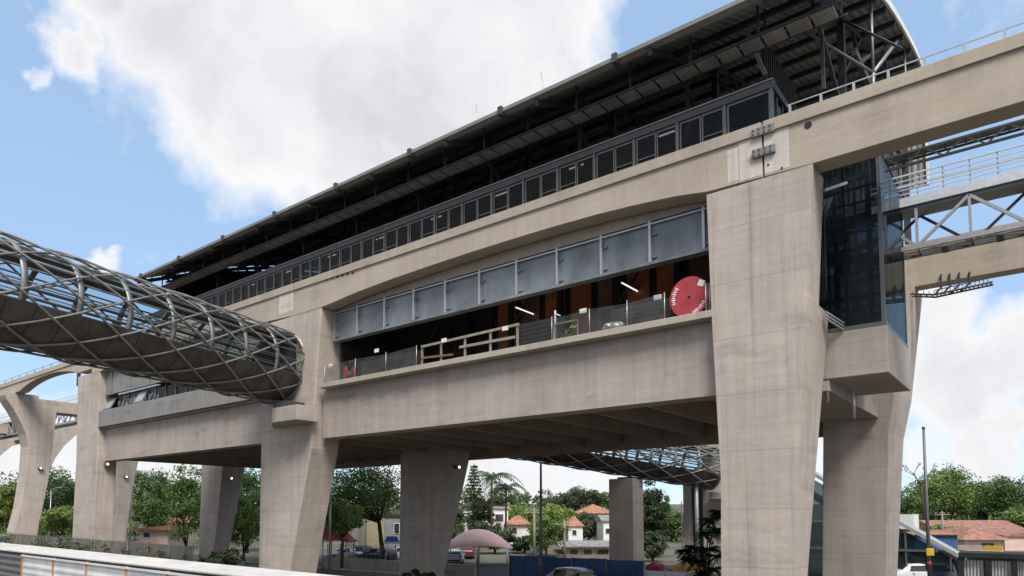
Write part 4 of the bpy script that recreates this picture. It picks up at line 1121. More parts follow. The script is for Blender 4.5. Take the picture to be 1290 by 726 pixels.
b = MB().loft([[q-e1*.24+Vector((0,0,yc-.23)), q+e1*.24+Vector((0,0,yc-.23)), q+e1*.24+Vector((0,0,yc+.23)), q-e1*.24+Vector((0,0,yc+.23))],[q-e1*.24+e2*.03+Vector((0,0,yc-.23)), q+e1*.24+e2*.03+Vector((0,0,yc-.23)), q+e1*.24+e2*.03+Vector((0,0,yc+.23)), q-e1*.24+e2*.03+Vector((0,0,yc+.23))]])
b.build('yellow_sign', M['yellow'], P, .01)
MB().tube(p+Vector((0,0,yc-.9)), p+Vector((0,0,yc-.6)), .135, 10).build('red_band', M['red'], P)
def street_lamp(u, d, v, label, side=1):
    p = spot(u, d); p.z = hill(p.x, p.y); z = zat(v, d)
    P = empty('street_lamp', p, label, 'street lamp', 'street lamps beyond the station')
    MB().tube(p, (p.x,p.y,z), .10, 8, .06).build('shaft', M['rail'], P)
    q = Vector((p.x,p.y,z)); MB().path([q, q+e1*side*.6+Vector((0,0,.35)), q+e1*side*1.6+Vector((0,0,.45))], .05, 6).build('arm', M['rail'], P)
    w2 = q+e1*side*1.9+Vector((0,0,.45)); MB().bar(w2-e1*.35, w2+e1*.35, .25, .12).build('lamp_head', M['frame'], P)
street_lamp(165, 85, 606, 'street lamp before the trees right of the narrow rear pier')
street_lamp(63, 95, 618, 'street lamp before dark trees between the two left piers')
street_lamp(416, 62, 590, 'slim street lamp beside the wide pier, above the red canopy', -1)
def utility(u, d, v, label):
    p = spot(u, d); p.z = hill(p.x, p.y); z = zat(v, d)
    P = empty('utility_pole', p, label, 'utility pole', 'utility poles among the houses')
    MB().tube(p, (p.x,p.y,z), .17, 8, .11).build('shaft', M['wood'], P)
    MB().bar(Vector((p.x,p.y,z-.5))-e1*1.1, Vector((p.x,p.y,z-.5))+e1*1.1, .1, .12).build('crossarm', M['wood'], P)
    b = MB()
    for k in (-.9, -.3, .3, .9): q = Vector((p.x,p.y,z-.42))+e1*k; b.tube(q, q+Vector((0,0,.22)), .05, 6)
    b.build('insulators', M['tubetop'], P)
    return Vector((p.x,p.y,z-.3))
w1 = utility(673, 78, 640, 'pale utility pole rising over the pink canopy and blue hoarding')
w2 = utility(711, 82, 655, 'short dark utility pole among green trees behind blue hoarding')
w3 = utility(1187, 100, 644, 'utility pole with crossarm above the red roofs at right')
def wire(a, b_, sag, label):
    pts = [a.lerp(b_, i/14)-Vector((0,0,sag*4*(i/14)*(1-i/14))) for i in range(15)]
    tag(MB().path(pts, .018, 4).build('overhead_wire', M['dark']), label, 'wire', 'overhead wires')
wire(w1, w2, .5, 'thin overhead wire between the two middle utility poles')
wire(w3, at(1135, 640, 100), .6, 'thin overhead wire running left from the right utility pole')
wire(w3, at(1290, 650, 130), .8, 'thin overhead wire running right over the red roofs')

# ------------------------------------------------------------------ houses
def house(name, u0, u1, ve, d, depth, wall, roof, rh, label, wins=(), kind='hip', over=.5, group='houses on the hillside', yaw=0, chimney=False):
    a = spot(u0, d); c = spot(u1, d); m_ = (a+c)/2; wd = (c-a).length
    g = hill(m_.x, m_.y)-.6; ze = max(zat(ve, d), g+1.5)
    r = empty(name, (m_.x, m_.y, g), label, 'house', group)
    e = (Matrix.Rotation(R(yaw), 3, 'Z') @ e1); f = Vector((-e.y, e.x, 0))
    def Pn(x, y, z): return m_+e*x+f*y+Vector((0,0,z))
    def bx(x0, x1, y0, y1, z0, z1):
        return MB().add([Pn(x0,y0,z0),Pn(x1,y0,z0),Pn(x1,y1,z0),Pn(x0,y1,z0),Pn(x0,y0,z1),Pn(x1,y0,z1),Pn(x1,y1,z1),Pn(x0,y1,z1)], [(3,2,1,0),(4,5,6,7),(0,1,5,4),(1,2,6,5),(2,3,7,6),(3,0,4,7)])
    hw = wd/2
    bx(-hw, hw, 0, depth, g, ze).build('wall', M[wall], r)
    x0, x1, y0, y1 = -hw-over, hw+over, -over, depth+over
    if kind == 'hip':
        k = min((x1-x0), (y1-y0))/2*.98
        rd = [Pn(x0+k, (y0+y1)/2 if (x1-x0) >= (y1-y0) else y0+k, ze+rh), Pn(x1-k, (y0+y1)/2 if (x1-x0) >= (y1-y0) else y1-k, ze+rh)]
        ro = MB().add([Pn(x0,y0,ze+.003),Pn(x1,y0,ze+.003),Pn(x1,y1,ze+.003),Pn(x0,y1,ze+.003)]+rd, [(3,2,1,0),(0,1,5,4),(1,2,5),(2,3,4,5),(3,0,4)])
    elif kind == 'gable':
        ro = MB().loft([[Pn(x0,y0,ze+.003),Pn(x0,y0,ze+.15),Pn(x0,(y0+y1)/2,ze+rh),Pn(x0,y1,ze+.15),Pn(x0,y1,ze+.003)],[Pn(x1,y0,ze+.003),Pn(x1,y0,ze+.15),Pn(x1,(y0+y1)/2,ze+rh),Pn(x1,y1,ze+.15),Pn(x1,y1,ze+.003)]])
    elif kind == 'shed':
        ro = MB().loft([[Pn(x0,y0,ze+.003),Pn(x0,y0,ze+.2),Pn(x0,y1,ze+.2+rh*.4),Pn(x0,y1,ze+.003)],[Pn(x1,y0,ze+.003),Pn(x1,y0,ze+.2+rh),Pn(x1,y1,ze+.2+rh*1.4),Pn(x1,y1,ze+.003)]])
    else: ro = bx(x0, x1, y0, y1, ze+.003, ze+rh)
    ro = ro.build('roof', M[roof], r)
    if chimney: bx(hw*.4, hw*.4+.7, depth*.5, depth*.5+.7, ze+.3, ze+rh+.8).build('chimney', M[wall], ro)
    for (ua, ub, va, vb) in wins:
        kx = d/FPX
        xa = (ua-(u0+u1)/2)*kx; xb = (ub-(u0+u1)/2)*kx; za = zat(vb, d); zb = zat(va, d)
        w_ = bx(xa-.08, xb+.08, -.06, -.003, za-.08, zb+.08).build('window', M['white'], r)
        bx(xa, xb, -.09, -.063, za, zb).build('pane', M['houseglass'], w_)
    return r
# right hillside
house('tiled_house', 1214, 1262, 680, 92, 9, 'cream', 'tile2', 1.6, 'cream house with red hipped tile roof and shuttered window at right', [(1234,1242,684,691),(1243,1250,684,691)], over=.8)
house('annex', 1264, 1300, 676, 94, 8, 'pinkwall', 'tile2', .5, 'pale pink gabled annex cut by the right picture edge', [], 'shed', .3)
house('long_house', 1184, 1285, 669, 112, 9, 'pinkwall', 'tile2', 1.7, 'long low house with a wide red tiled roof behind the cream one', [(1200,1210,671,676),(1222,1230,671,676)], 'gable', .8)
house('flat_house', 1229, 1268, 659, 132, 8, 'whitewall', 'tubetop', .5, 'white house with a shallow pale roof above the long red roof', [], 'hip')
house('blue_house', 1153, 1203, 674, 82, 9, 'bluewall', 'tile', .2, 'dark blue walled house with a sloping brown roof edge', [], 'gable', .4, yaw=-8)
house('yellow_house', 1196, 1214, 676, 99, 7, 'yellowwall', 'tile', .9, 'small yellow house squeezed left of the cream house', [(1202,1208,680,688)], 'hip', .3)
house('grey_house', 1216, 1246, 643, 165, 12, 'whitewall', 'greyroof', 2.2, 'pale house with a broad grey gable roof among the hill trees', [(1224,1229,645,649)], 'gable', .6, chimney=True)
# middle gap
house('modern_house', 585, 640, 641, 112, 10, 'whitewall', 'tubetop', .35, 'white flat roofed modern house behind the palms', [(592,602,648,656),(608,618,645,653),(624,634,648,657)], 'flat', .3)
house('white_annex', 586, 606, 656, 103, 6, 'whitewall', 'tubetop', .3, 'low white block in front of the modern house', [(590,600,660,668)], 'flat', .15)
house('orange_roof_house', 638, 668, 661, 105, 9, 'whitewall', 'tile', 1.5, 'white walled house with a bright orange roof right of the palms', [(645,651,665,671)], 'hip')
house('hilltop_house', 729, 772, 647, 138, 11, 'cream', 'tile', 1.9, 'hilltop house with orange double roof below palm like trees', [(738,744,650,655),(756,762,650,655)], 'hip', .8)
house('tall_white_house', 716, 734, 663, 100, 8, 'whitewall', 'tile', 1.4, 'tall narrow white house with a small orange roof', [(721,726,668,674)], 'hip', .3)
house('narrow_house', 760, 774, 657, 98, 8, 'whitewall', 'greyroof', .9, 'narrow white house with grey roof left of the plain square pier', [(763,768,666,672)], 'gable', .3)
house('shop_row', 712, 776, 689, 88, 7, 'pinkwall', 'greyroof', .7, 'low row with a long pale roof behind the blue hoarding', [(718,728,692,699),(735,745,692,699),(752,766,692,699)], 'gable', .9)
# left gaps
house('terracotta_house', 188, 222, 659, 105, 9, 'cream', 'tile', 1.6, 'house with orange tiled roof between the left trees', [(196,202,662,668)], 'hip', .6)
house('roadside_shop', 176, 212, 668, 92, 6, 'pinkwall', 'tile2', .5, 'low roadside shop with red awning roof at left', [(182,190,671,677)], 'shed', .7)
house('warehouse', 440, 506, 651, 84, 12, 'greywall', 'dark', .35, 'grey warehouse with a dark roof edge behind the forked tree', [(497,503,660,672)], 'flat', .2)
a = spot(463, 83.9); c = spot(483, 83.9)
house('yellow_wall_block', 462, 484, 654, 83.4, .4, 'yellowwall', 'yellowwall', .05, 'pale yellow wall panel on the grey warehouse behind the forked tree', [], 'flat', .0)
house('orange_shop', 432, 444, 652, 80, 6, 'cream', 'tile', 1.0, 'small shop with orange roof behind the light green tree', [(435,439,656,662)], 'hip', .3)

# canopies
def canopy(u0, u1, vt, vb, d, mat, label, name='canopy'):
    a = spot(u0, d); c = spot(u1, d); m_ = (a+c)/2; wd = (c-a).length
    r = empty(name, m_, label, 'canopy', 'fabric canopies over the car park')
    zt, zb = zat(vt, d), zat(vb, d)
    b = MB(); n = 14; dp = wd*.6
    for j in range(7):
        for i in range(n+1):
            q = i/n; s_ = j/6
            z = zb+(zt-zb)*((1-abs(2*q-1)**2.1)*(1-abs(2*s_-1)**1.8)*.86+.14*(1-abs(2*q-1)**1.5))
            p = a.lerp(c, q)+e2*dp*s_; b.v.append(Vector((p.x,p.y,z)))
    for j in range(6):
        for i in range(n): b.f.append([j*(n+1)+i, j*(n+1)+i+1, (j+1)*(n+1)+i+1, (j+1)*(n+1)+i]); b.sm.append(True)
    o = b.build('canvas', M[mat], r); sl_ = o.modifiers.new('thickness', 'SOLIDIFY'); sl_.thickness = .06
    for q in (.08, .5, .92):
        for s_ in (0, 1):
            p = a.lerp(c, q)+e2*dp*s_; zz = zb+(zt-zb)*.14*(1-abs(2*q-1)**1.5)-.03
            MB().tube((p.x,p.y,0), (p.x,p.y,zz), .06, 8).build('post', M['rail'], r)
    return r
canopy(556, 646, 667, 691, 68, 'pinkcanvas', 'pale pink arched fabric canopy over the car park')
r = canopy(372, 443, 657, 683, 66, 'redcanvas', 'crimson fabric canopy beside the wide left pier')
# sign on leaning posts
p = spot(494, 70); r = empty('parking_sign', p, 'blue and white sign board on leaning white posts', 'sign')
zc = zat(681, 70)
q = p+Vector((0,0,zc)); b = MB(); b.loft([[q-e1*.85-Vector((0,0,.3)), q+e1*.85-Vector((0,0,.3)), q+e1*.5+Vector((0,0,.42)), q-e1*.5+Vector((0,0,.42))],[q-e1*.85-Vector((0,0,.3))+e2*.06, q+e1*.85-Vector((0,0,.3))+e2*.06, q+e1*.5+Vector((0,0,.42))+e2*.06, q-e1*.5+Vector((0,0,.42))+e2*.06]])
b.build('board', M['bluesign'], r)
MB().loft([[q-e1*.8-e2*.01-Vector((0,0,.26)), q+e1*.8-e2*.01-Vector((0,0,.26)), q+e1*.72-e2*.01-Vector((0,0,.12)), q-e1*.72-e2*.01-Vector((0,0,.12))],[q-e1*.8-e2*.004-Vector((0,0,.26)), q+e1*.8-e2*.004-Vector((0,0,.26)), q+e1*.72-e2*.004-Vector((0,0,.12)), q-e1*.72-e2*.004-Vector((0,0,.12))]]).build('white_stripe', M['white'], r)
for sgn in (-1, 1): MB().tube(p+e1*.75*sgn, q+e1*.35*sgn-Vector((0,0,.25)), .05, 8).build('post', M['white'], r)

# ------------------------------------------------------------------ cars
def car(paint, label, pos, rz, ln=4.1, wd=1.74, ht=1.48, style='hatch', cat='car'):
    r = empty('parked_car', (0,0,0), label, cat, 'cars parked around the station')
    h = ln/2
    if style == 'hatch':  st = [(-h,.35,.62,.62,.74),(-h+.12,.28,.74,.74,.82),(-h+.95,.2,.92,.92,.86),(-h+1.05,.2,.93,.95,.87),(-h+1.75,.2,.95,ht-.06,.87),(-h+2.3,.2,.96,ht,.87),(h-.85,.2,.97,ht-.04,.86),(h-.35,.22,.97,ht-.16,.85),(h-.08,.3,.95,1.0,.82),(h,.4,.8,.82,.76)]
    elif style == 'van': st = [(-h,.4,.8,.8,.78),(-h+.15,.28,.95,.98,.84),(-h+.55,.22,1.05,1.1,.88),(-h+.65,.22,1.06,1.15,.88),(-h+1.15,.22,1.08,ht-.05,.9),(-h+1.8,.2,1.08,ht,.9),(h-.5,.2,1.08,ht,.9),(h-.15,.22,1.08,ht-.06,.89),(h-.04,.3,1.06,1.1,.86),(h,.4,.8,.82,.82)]
    else: st = [(-h,.35,.6,.6,.74),(-h+.12,.28,.72,.72,.82),(-h+1.1,.2,.88,.88,.86),(-h+1.2,.2,.89,.91,.87),(-h+1.95,.2,.91,ht-.05,.87),(-h+2.4,.2,.92,ht,.87),(h-1.5,.2,.93,ht-.05,.86),(h-.85,.22,.94,.97,.85),(h-.08,.3,.92,.94,.82),(h,.4,.75,.77,.76)]
    b = MB(); rg = []
    k = wd/1.74
    for x, zb, zl, zr, hw in st:
        hw *= k; tr = hw*(.80 if zr-zl > .2 else .93)
        rg.append([(x,-hw*.9,zb),(x,-hw,zb+.18),(x,-hw,(zb+zl)/2+.1),(x,-hw*.97,zl),(x,-tr,zr-.03 if zr-zl > .2 else zr),(x,-tr*.7,zr+.02),(x,tr*.7,zr+.02),(x,tr,zr-.03 if zr-zl > .2 else zr),(x,hw*.97,zl),(x,hw,(zb+zl)/2+.1),(x,hw,zb+.18),(x,hw*.9,zb)])
    b.loft(rg, True, True)
    body = b.build('body', M[paint], r)
    def sidept(i0, q, t, sgn):       # a point on the side window band
        a_, c_ = st[i0], st[i0+1]
        x = a_[0]+(c_[0]-a_[0])*q; zl = a_[2]+(c_[2]-a_[2])*q; zr = a_[3]+(c_[3]-a_[3])*q; hw = (a_[4]+(c_[4]-a_[4])*q)*k
        y = hw*.97+(hw*.80-hw*.97)*t
        return Vector((x, sgn*(y+.012), zl+(zr-.03-zl)*t))
    for sgn in (-1, 1):
        for (ia, qa, ib, qb) in ((3,.55,5,.35),(5,.42,6,.75)):
            w_ = MB().add([sidept(ia,qa+.3 if ia == 3 else qa,.06,sgn), sidept(ib,qb,.06,sgn), sidept(ib,qb-.02,.86,sgn), sidept(ia+1 if ia == 3 else ia, .1 if ia == 3 else qa,.86,sgn)], [(0,1,2,3)])
            w_.build('side_window', M['carglass'], r)
        for i, xw in enumerate((-h+.78, h-.78)):
            c0 = Vector((xw, sgn*(wd/2-.11), .31)); ty = MB().disc(c0, (0,1,0), .31, .2, 20).build('wheel', M['tyre'], r)
            MB().disc(c0+Vector((0,sgn*.095,0)), (0,1,0), .2, .03, 16).build('rim', M['rim'], ty)
            MB().disc(c0+Vector((0,sgn*.06,.02)), (0,1,0), .36, .07, 20).build('wheel_arch', M['black'], r)
    def cross(i, q, t, dx):
        a_, c_ = st[i], st[i+1]; x = a_[0]+(c_[0]-a_[0])*q; z = a_[3]+(c_[3]-a_[3])*q+.02; hw = (a_[4])*k*.74
        return x+dx, z, hw
    x0_, z0_, w0_ = cross(3,.1,0,-.012); x1_, z1_, w1_ = cross(3,.9,0,-.012)
    MB().add([(x0_,-w0_,z0_+.012),(x0_,w0_,z0_+.012),(x1_,w1_*.95,z1_+.012),(x1_,-w1_*.95,z1_+.012)], [(0,1,2,3)]).build('windscreen', M['carglass'], r)
    x0_, z0_, w0_ = cross(7,.12,0,.014); x1_, z1_, w1_ = cross(7,.85,0,.014)
    MB().add([(x0_,-w0_,z0_),(x0_,w0_,z0_),(x1_,w1_,z1_),(x1_,-w1_,z1_)], [(0,1,2,3)]).build('rear_window', M['carglass'], r)
    for sgn in (-1, 1):
        MB().box(-h+.01,-h+.13,sgn*.62*k-.15,sgn*.62*k+.15,.60,.72).build('headlight', M['lampclear'], r)
        MB().box(h-.1,h+.01,sgn*.66*k-.1,sgn*.66*k+.1,.72,.96).build('tail_light', M['lampred'], r)
        MB().box(-h+1.3,-h+1.42,sgn*(wd/2+.02)-.08,sgn*(wd/2+.02)+.08,.93,1.06).build('mirror', M[paint], r)
    MB().box(-h-.02,-h+.05,-.6*k,.6*k,.32,.46).build('bumper', M['black'], r); MB().box(h-.05,h+.02,-.6*k,.6*k,.36,.48).build('bumper', M['black'], r)
    r.location = pos; r.rotation_euler = (0,0,rz)
    return r
p = at(712, 715, 39.4)
car('silver', 'silver hatchback driving past the dark blue hoarding', (p.x, 39.4, .0), 0, 4.2, 1.76, 1.56)
def park(u, d): q = spot(u, d); return (q.x, q.y, .006)
car('silver', 'silver grey car parked under the red canopy', park(434, 79), R(60), 4.0, style='sedan')
car('carnavy', 'navy car parked between silver and black cars', park(450, 82), R(62), 4.0, style='hatch')
car('carblack', 'black estate car parked side on behind the low wall', park(476, 77), R(10), 4.4, style='hatch')
car('carwhite', 'pale car half hidden behind the dark middle pier', park(501, 80), R(50), 4.0, style='sedan')
car('carwhite', 'small white car facing out under the pink canopy', park(574, 74), R(-52), 3.8, style='hatch')
car('carred', 'dark red car parked beside the small white one under pink canopy', park(589, 82), R(-50), 3.8, style='hatch')
car('carwhite', 'white van parked before the escalator building', park(1156, 50), R(30), 4.2, 1.8, 1.62, style='van', cat='van')
car('carwhite', 'white van far off at the left picture edge', (*spot(8, 96).xy, hill(*spot(8,96).xy)), R(10), 4.8, 1.9, 2.1, style='van', cat='van')
car('silver', 'silver car far off beside the right hammerhead foot', (*spot(72, 98).xy, hill(*spot(72,98).xy)), R(14), 4.0, style='sedan')

# ------------------------------------------------------------------ trees
def leaf_clump(b, c, rad, n, size, rr, flat=1.0):
    for _ in range(n):
        d = Vector((rr.gauss(0,1), rr.gauss(0,1), rr.gauss(0,1))).normalized()
        p = c+Vector((d.x, d.y, d.z*flat))*rad*(rr.random()**.42)
        nrm = (d*.7+Vector((rr.gauss(0,.6), rr.gauss(0,.6), rr.gauss(0,.6)+.5))).normalized()
        a = nrm.cross(Vector((rr.gauss(0,1), rr.gauss(0,1), rr.gauss(0,1)))).normalized()*size*rr.uniform(.6,1.3); d2 = nrm.cross(a).normalized()*size*rr.uniform(.3,.6)
        b.quad(p-a, p-d2+a*.1, p+a, p+d2+a*.1)
def tree(u, d, vt, vb, wpx, leaf, label, seed, shape='round', vg=None, name='leafy_tree', trunk_u=0, dens=1.0, group='trees around the station', leafsize=None, fork=False):
    rr = random.Random(seed)
    p = spot(u+trunk_u, d); g = hill(p.x, p.y); p.z = g-.1
    k = d/FPX
    zt, zb = zat(vt, d), max(zat(vb, d), g+.3); cw = wpx*k*.58; cc = spot(u, d); cz = (zt+zb)/2; ch = (zt-zb)/2
    r = empty(name, p, label, 'tree', group)
    size = leafsize or max(.16, .0021*d)
    b = MB(); tips = []
    nc = int(46*dens)
    for i in range(nc):
        while True:
            q = Vector((rr.uniform(-1,1), rr.uniform(-1,1), rr.uniform(-1,1)))
            if .25 < q.length < 1: break
        if shape == 'umbrella': q.z = abs(q.z)*.9-.1 if rr.random() < .8 else q.z*.5-.3
        if shape == 'cone': f = (q.z+1)/2; q.x *= (1.05-f*.85); q.y *= (1.05-f*.85)
        q *= rr.uniform(.72, .98)
        c = Vector((cc.x+q.x*cw*e1.x+q.y*cw*.8*e2.x, cc.y+q.x*cw*e1.y+q.y*cw*.8*e2.y, cz+q.z*ch))
        rad = min(cw, ch*1.3)*rr.uniform(.26,.44)
        tips.append((c, rad))
        leaf_clump(b, c, rad, int(120*rr.uniform(.7,1.3)), size, rr, .75)
    lf = b.build('crown', M[leaf], r)
    t = MB(); th = max(.14, cw*(.055 if not trunk_u else .04))
    fz = max(g+.8, zb-.05*(zt-zb))
    base = Vector((p.x, p.y, g-.1)); top = Vector((cc.x, cc.y, cz))
    md = base.lerp(Vector((cc.x, cc.y, fz)), .95) if not trunk_u else Vector((p.x+(cc.x-p.x)*.22, p.y+(cc.y-p.y)*.22, fz+.3))+Vector((rr.uniform(-.2,.2), rr.uniform(-.2,.2), 0))
    t.path([base, base.lerp(md, .5)+Vector((rr.uniform(-.1,.1),0,0)), md], [th*1.25, th, th*.85], 8)
    for i in range(7 if not fork else 9):
        c, rad = tips[i*len(tips)//9]
        m2 = md.lerp(c, .5)+Vector((0,0,-.12*(c-md).length*(.3 if c.z > md.z else -.3)))
        t.path([md, m2, c], [th*.6, th*.36, th*.12], 6)
    t.build('trunk', M['bark'], r)
    return r
def palm(u, d, vt, label, seed, h_fr=2.6):
    rr = random.Random(seed); p = spot(u, d); g = hill(p.x, p.y); p.z = g-.1; zt = zat(vt, d)
    r = empty('palm_tree', p, label, 'palm', 'palms beside the modern house')
    top = Vector((p.x+.2, p.y, zt-1.0)); MB().path([p, p.lerp(top,.5)+Vector((.1,0,0)), top], [.2,.15,.13], 8).build('trunk', M['bark'], r)
    for i in range(17):
        b = MB(); a = 2*math.pi*i/17+rr.uniform(-.2,.2); el = rr.uniform(.0,1.1); ln = h_fr*rr.uniform(.85,1.2)
        dr = Vector((math.cos(a), math.sin(a), 0)); pts = []
        for k in range(9):
            s_ = k/8; pts.append(top+dr*(ln*s_*math.cos(el*.6))+Vector((0,0, ln*(math.sin(el)*s_-.95*s_*s_))))
        b.path(pts, .03, 4); sd_ = Vector((-dr.y, dr.x, 0))
        for k in range(1, 9):
            for sg in (-1, 1):
                for h_ in (0, .5):
                    q = pts[k-1].lerp(pts[k], h_); l_ = .75*math.sin(math.pi*min(.97, (k+h_)/9.2))+.12
                    e = q+sd_*sg*l_*.8+Vector((0,0,-l_*.55)); w_ = (pts[k]-pts[k-1]).normalized()*.09
                    b.add([q-w_, q+w_, e], [(0,1,2)])
        b.build('frond', M['palm'], r)
T = [
 (6,112,604,668,44,'leafC','light green tree at the left picture edge','round',1),
 (66,110,588,660,72,'leafA','dark rounded tree between the left hammerhead pier and the station pier','round',1.2),
 (78,88,634,672,46,'leafC','low bright green bush tree at the foot of the left station pier','round',.7),
 (187,118,590,655,64,'leafA','dark dense tree right of the narrow rear pier','round',1.1),
 (192,95,622,668,52,'leafB','mid green low tree before the dark one at left','round',.8),
 (236,78,584,684,48,'leafB','tall loose tree with yellowish leaves left of the slim rear pier','round',1.2),
 (312,90,588,660,66,'leafA','dark tree filling the gap left of the wide pier','round',1.1),
 (308,76,620,692,54,'leafC','bright green lower tree beside the wide pier','round',1.0),
 (455,72,580,658,118,'leafB','broad dark tree with a forked trunk before the warehouse','round',2.0),
 (432,66,626,672,46,'leafC','small yellow green tree above the red canopy','round',.8),
 (572,100,640,690,26,'leafE','dark narrow tree beside the pale pier side','round',.6),
 (654,135,632,664,84,'leafC','wide flat topped bright green tree in the middle distance','umbrella',.9),
 (688,84,648,692,52,'leafB','mid green tree behind the blue hoarding and grey pole','round',.9),
 (623,88,658,692,52,'leafD','olive shrub tree rising behind the pink canopy','round',.8),
 (660,90,672,698,50,'leafE','dark low shrub between pink canopy and blue hoarding','round',.6),
 (733,150,612,650,66,'leafD','spreading umbrella shaped tree on the far ridge','umbrella',1.0),
 (764,155,622,655,46,'leafB','rounded hill tree left of the plain square pier','round',.7),
 (700,165,626,655,60,'leafD','hazy olive tree on the far ridge left','round',.7),
 (640,180,624,652,70,'leafD','distant pale tree on the ridge right of palms','round',.7),
 (742,108,646,684,36,'leafD','grey green tree between white houses','round',.7),
 (823,82,604,700,40,'leafE','tall dark tree right of the plain square pier','round',1.5),
 (822,76,668,706,34,'leafD','dull green bush at the foot of the tall dark tree','round',.7),
 (1192,140,588,664,82,'leafB','large domed tree on the right hillside','round',2.0),
 (1226,150,606,656,40,'leafA','dark shoulder tree right of the large domed one','round',.8),
 (1148,135,622,662,52,'leafA','dark lower tree beside the rear right pier','round',.9),
 (1276,135,598,668,66,'leafA','large dark tree at the right picture edge','round',1.5),
 (1282,118,636,670,44,'leafB','lower green tree under the one at the right edge','round',.8),
 (1186,105,662,686,56,'leafC','light green shrub above the blue house','round',.7),
 (1238,140,640,662,36,'leafD','grey green tree before the grey roofed house','round',.6),
 (1262,160,622,660,40,'leafA','dark tree between grey roof and right edge','round',.7),
 (130,140,622,668,60,'leafA','distant dark tree behind the narrow rear pier','round',.8),
 (30,150,615,668,60,'leafA','distant dark tree far left behind the hammerhead','round',.8),
 (270,130,600,670,50,'leafA','distant dark tree behind the slim rear pier','round',.8),
 (395,120,600,670,60,'leafA','distant tree hidden mostly by the wide pier','round',.8),
 (604,98,628,676,34,'leafD','dark leafy tree under the taller palm','round',.8),
 (672,112,642,672,40,'leafB','bushy green tree between orange roof and grey pole','round',.8),
 (702,125,634,668,40,'leafC','bright green tree left of the hilltop house','round',.8),
 (752,118,652,682,30,'leafB','green tree below the hilltop house','round',.7),
 (845,110,640,700,50,'leafA','dark tree behind the thin bare pole','round',1.0),
 (525,46,716,735,44,'leafE','dark low bush at the foot of the dark middle pier','round',.4),
 (283,44,692,722,46,'leafD','dull green shrub behind the net fence at left','round',.5),
]
for i, (u, d, vt, vb, wp, lf, lab, sh, dn_) in enumerate(T):
    tree(u, d, vt, vb, wp, lf, lab, 100+i, sh, dens=dn_, fork=(i == 8), trunk_u=(30 if i == 8 else 0))
palm(618, 96, 593, 'taller palm with drooping fronds behind the pink canopy', 5, 4.3)
palm(636, 99, 606, 'shorter palm just right of the taller one', 6, 3.8)
# araucaria like conifer
def araucaria(u, d, vt, label, seed):
    rr = random.Random(seed); p = spot(u, d); g = hill(p.x, p.y); p.z = g; zt = zat(vt, d)
    r = empty('conifer', p, label, 'tree', 'trees around the station')
    MB().path([p, (p.x,p.y,zt)], [.22,.04], 8).build('trunk', M['bark'], r)
    b = MB(); n = 22
    for i in range(n):
        z = g+2+(zt-g-2)*i/n; ln = (1-i/n)*2.4+.25
        for k in range(7):
            a = rr.uniform(0, 6.28); e = Vector((math.cos(a), math.sin(a), 0))
            for s_ in (.3,.5,.7,.9,1.0): leaf_clump(b, Vector((p.x,p.y,z))+e*ln*s_+Vector((0,0,-.25*s_*ln*.4)), .28, 4, .22, rr, .5)
    b.build('crown', M['leafD'], r)
araucaria(597, 104, 584, 'slender tiered conifer left of the palms', 3)
araucaria(205, 125, 600, 'slender tiered conifer above the orange roof at left', 4)
# leafless tree
rr = random.Random(11)
p = spot(1166, 128); g = hill(p.x, p.y); p.z = g; k = 128/FPX
r = empty('bare_tree', p, 'bare branched tree standing above the right hillside trees', 'tree', 'trees around the station')
b = MB()
def branch(q, d, ln, rad, lv):
    e = q+d*ln; b.path([q, q.lerp(e,.5)+Vector((rr.uniform(-.1,.1),0,rr.uniform(-.05,.1)))*ln, e], [rad, rad*.8, rad*.6], 5)
    if lv:
        for _ in range(3 if lv > 1 else 4):
            nd = (d+Vector((rr.uniform(-.9,.9), rr.uniform(-.9,.9), rr.uniform(-.15,.55)))).normalized(); branch(e, nd, ln*rr.uniform(.5,.75), rad*.55, lv-1)
q = Vector((p.x, p.y, g)); t_ = q+Vector((0,0,zat(612,128)-g))-e1*.6
b.path([q, q.lerp(t_,.6), t_], [.28,.22,.18], 7)
branch(t_, (Vector((0,0,1))-e1*.6).normalized(), 2.2, .15, 3); branch(t_, (Vector((0,0,.9))+e1*.6).normalized(), 2.0, .14, 3)
b.build('branches', M['bark'], r)
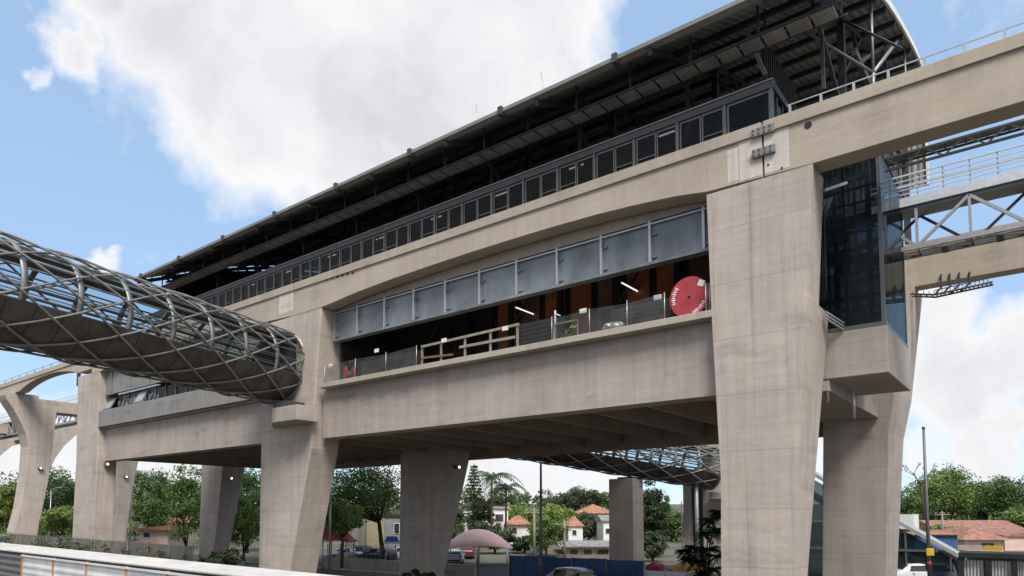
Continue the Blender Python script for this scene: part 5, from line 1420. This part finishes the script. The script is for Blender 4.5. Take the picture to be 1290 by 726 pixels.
# dark bush with compound leaves in front of the right pier
rr = random.Random(21); p = spot(886, 36); 
r = empty('dark_bush', (p.x, p.y, 0), 'dark feathery bush against the left side of the foreground pier', 'bush')
b = MB(); st_ = MB()
for (u, v, rx) in ((895,655,12),(902,668,12),(885,672,10),(872,690,11),(862,694,8),(890,692,14),(903,700,12),(880,706,12),(866,703,8),(898,716,14),(884,720,14),(905,645,8)):
    q = spot(u, 36); c = Vector((q.x, q.y, zat(v, 36)))
    st_.path([(p.x+rr.uniform(-.2,.2), p.y, 0), Vector((p.x,p.y,c.z*.5)).lerp(c,.4), c], [.05,.035,.012], 5)
    for _ in range(26):
        a = rr.uniform(0, 6.28); dr = Vector((math.cos(a), math.sin(a), rr.uniform(-.6,.6))).normalized(); ln = rx*36/FPX*1.5
        sd_ = dr.cross(Vector((0,0,1))).normalized()
        for k in range(9):
            s_ = k/8; q2 = c+dr*ln*s_+Vector((0,0,-.35*ln*s_*s_))
            for sg in (-1,1):
                l_ = .17*(1-.5*s_); e = q2+sd_*sg*l_+dr*.05+Vector((0,0,-.03)); w_ = dr*.09
                b.quad(q2-w_, q2+sd_*sg*l_*.5-w_*1.2, e, q2+sd_*sg*l_*.5+w_*1.2)
b.build('leaves', M['leafE'], r); st_.build('stems', M['bark'], r)

# far wood along the ridge and undergrowth between the houses: masses nobody could count
rr = random.Random(77)
def mass(name, spans, mat, label, leaf, n):
    b = MB()
    for (u0, u1, d0, d1, h0, h1, dens) in spans:
        for i in range(int((u1-u0)*dens)):
            d = rr.uniform(d0, d1); p = spot(rr.uniform(u0, u1), d); g = hill(p.x, p.y); h = rr.uniform(h0, h1)
            for k in range(3): leaf_clump(b, Vector((p.x+rr.gauss(0,h*.25), p.y+rr.gauss(0,h*.25), g+h*(.25+.28*k))), h*.42*(1-.15*k), n, leaf, rr, .7)
    o = b.build(name, M[mat]); tag(o, label, 'trees', None, 'stuff'); return o
mass('far_wood', [(-40, 430, 165, 205, 7, 12, .2), (430, 640, 175, 215, 3.5, 6.5, .16), (640, 860, 175, 215, 2.5, 5.0, .18), (1110, 1320, 175, 215, 4, 7, .2)], 'leafA', 'continuous far wood along the ridge behind the houses', .5, 34)
mass('undergrowth', [(-30, 420, 100, 150, 2.0, 4.5, .3), (400, 860, 108, 160, 1.6, 3.4, .32), (1115, 1320, 118, 160, 1.5, 3.0, .25)], 'leafB', 'low green undergrowth covering the hillside between the houses', .32, 26)
b = MB()
for i in range(150):
    x = rr.uniform(-112, -42); h = rr.uniform(.3, 1.0)
    leaf_clump(b, Vector((x, 22.6+rr.uniform(-.15,.1), rr.uniform(1.7, nfz(x)-.25))), h*.5, 16, .12, rr, .8)
tag(b.build('fence_creeper', M['leafD']), 'sparse creeper growing through the left net fence', 'creeper', None, 'stuff')
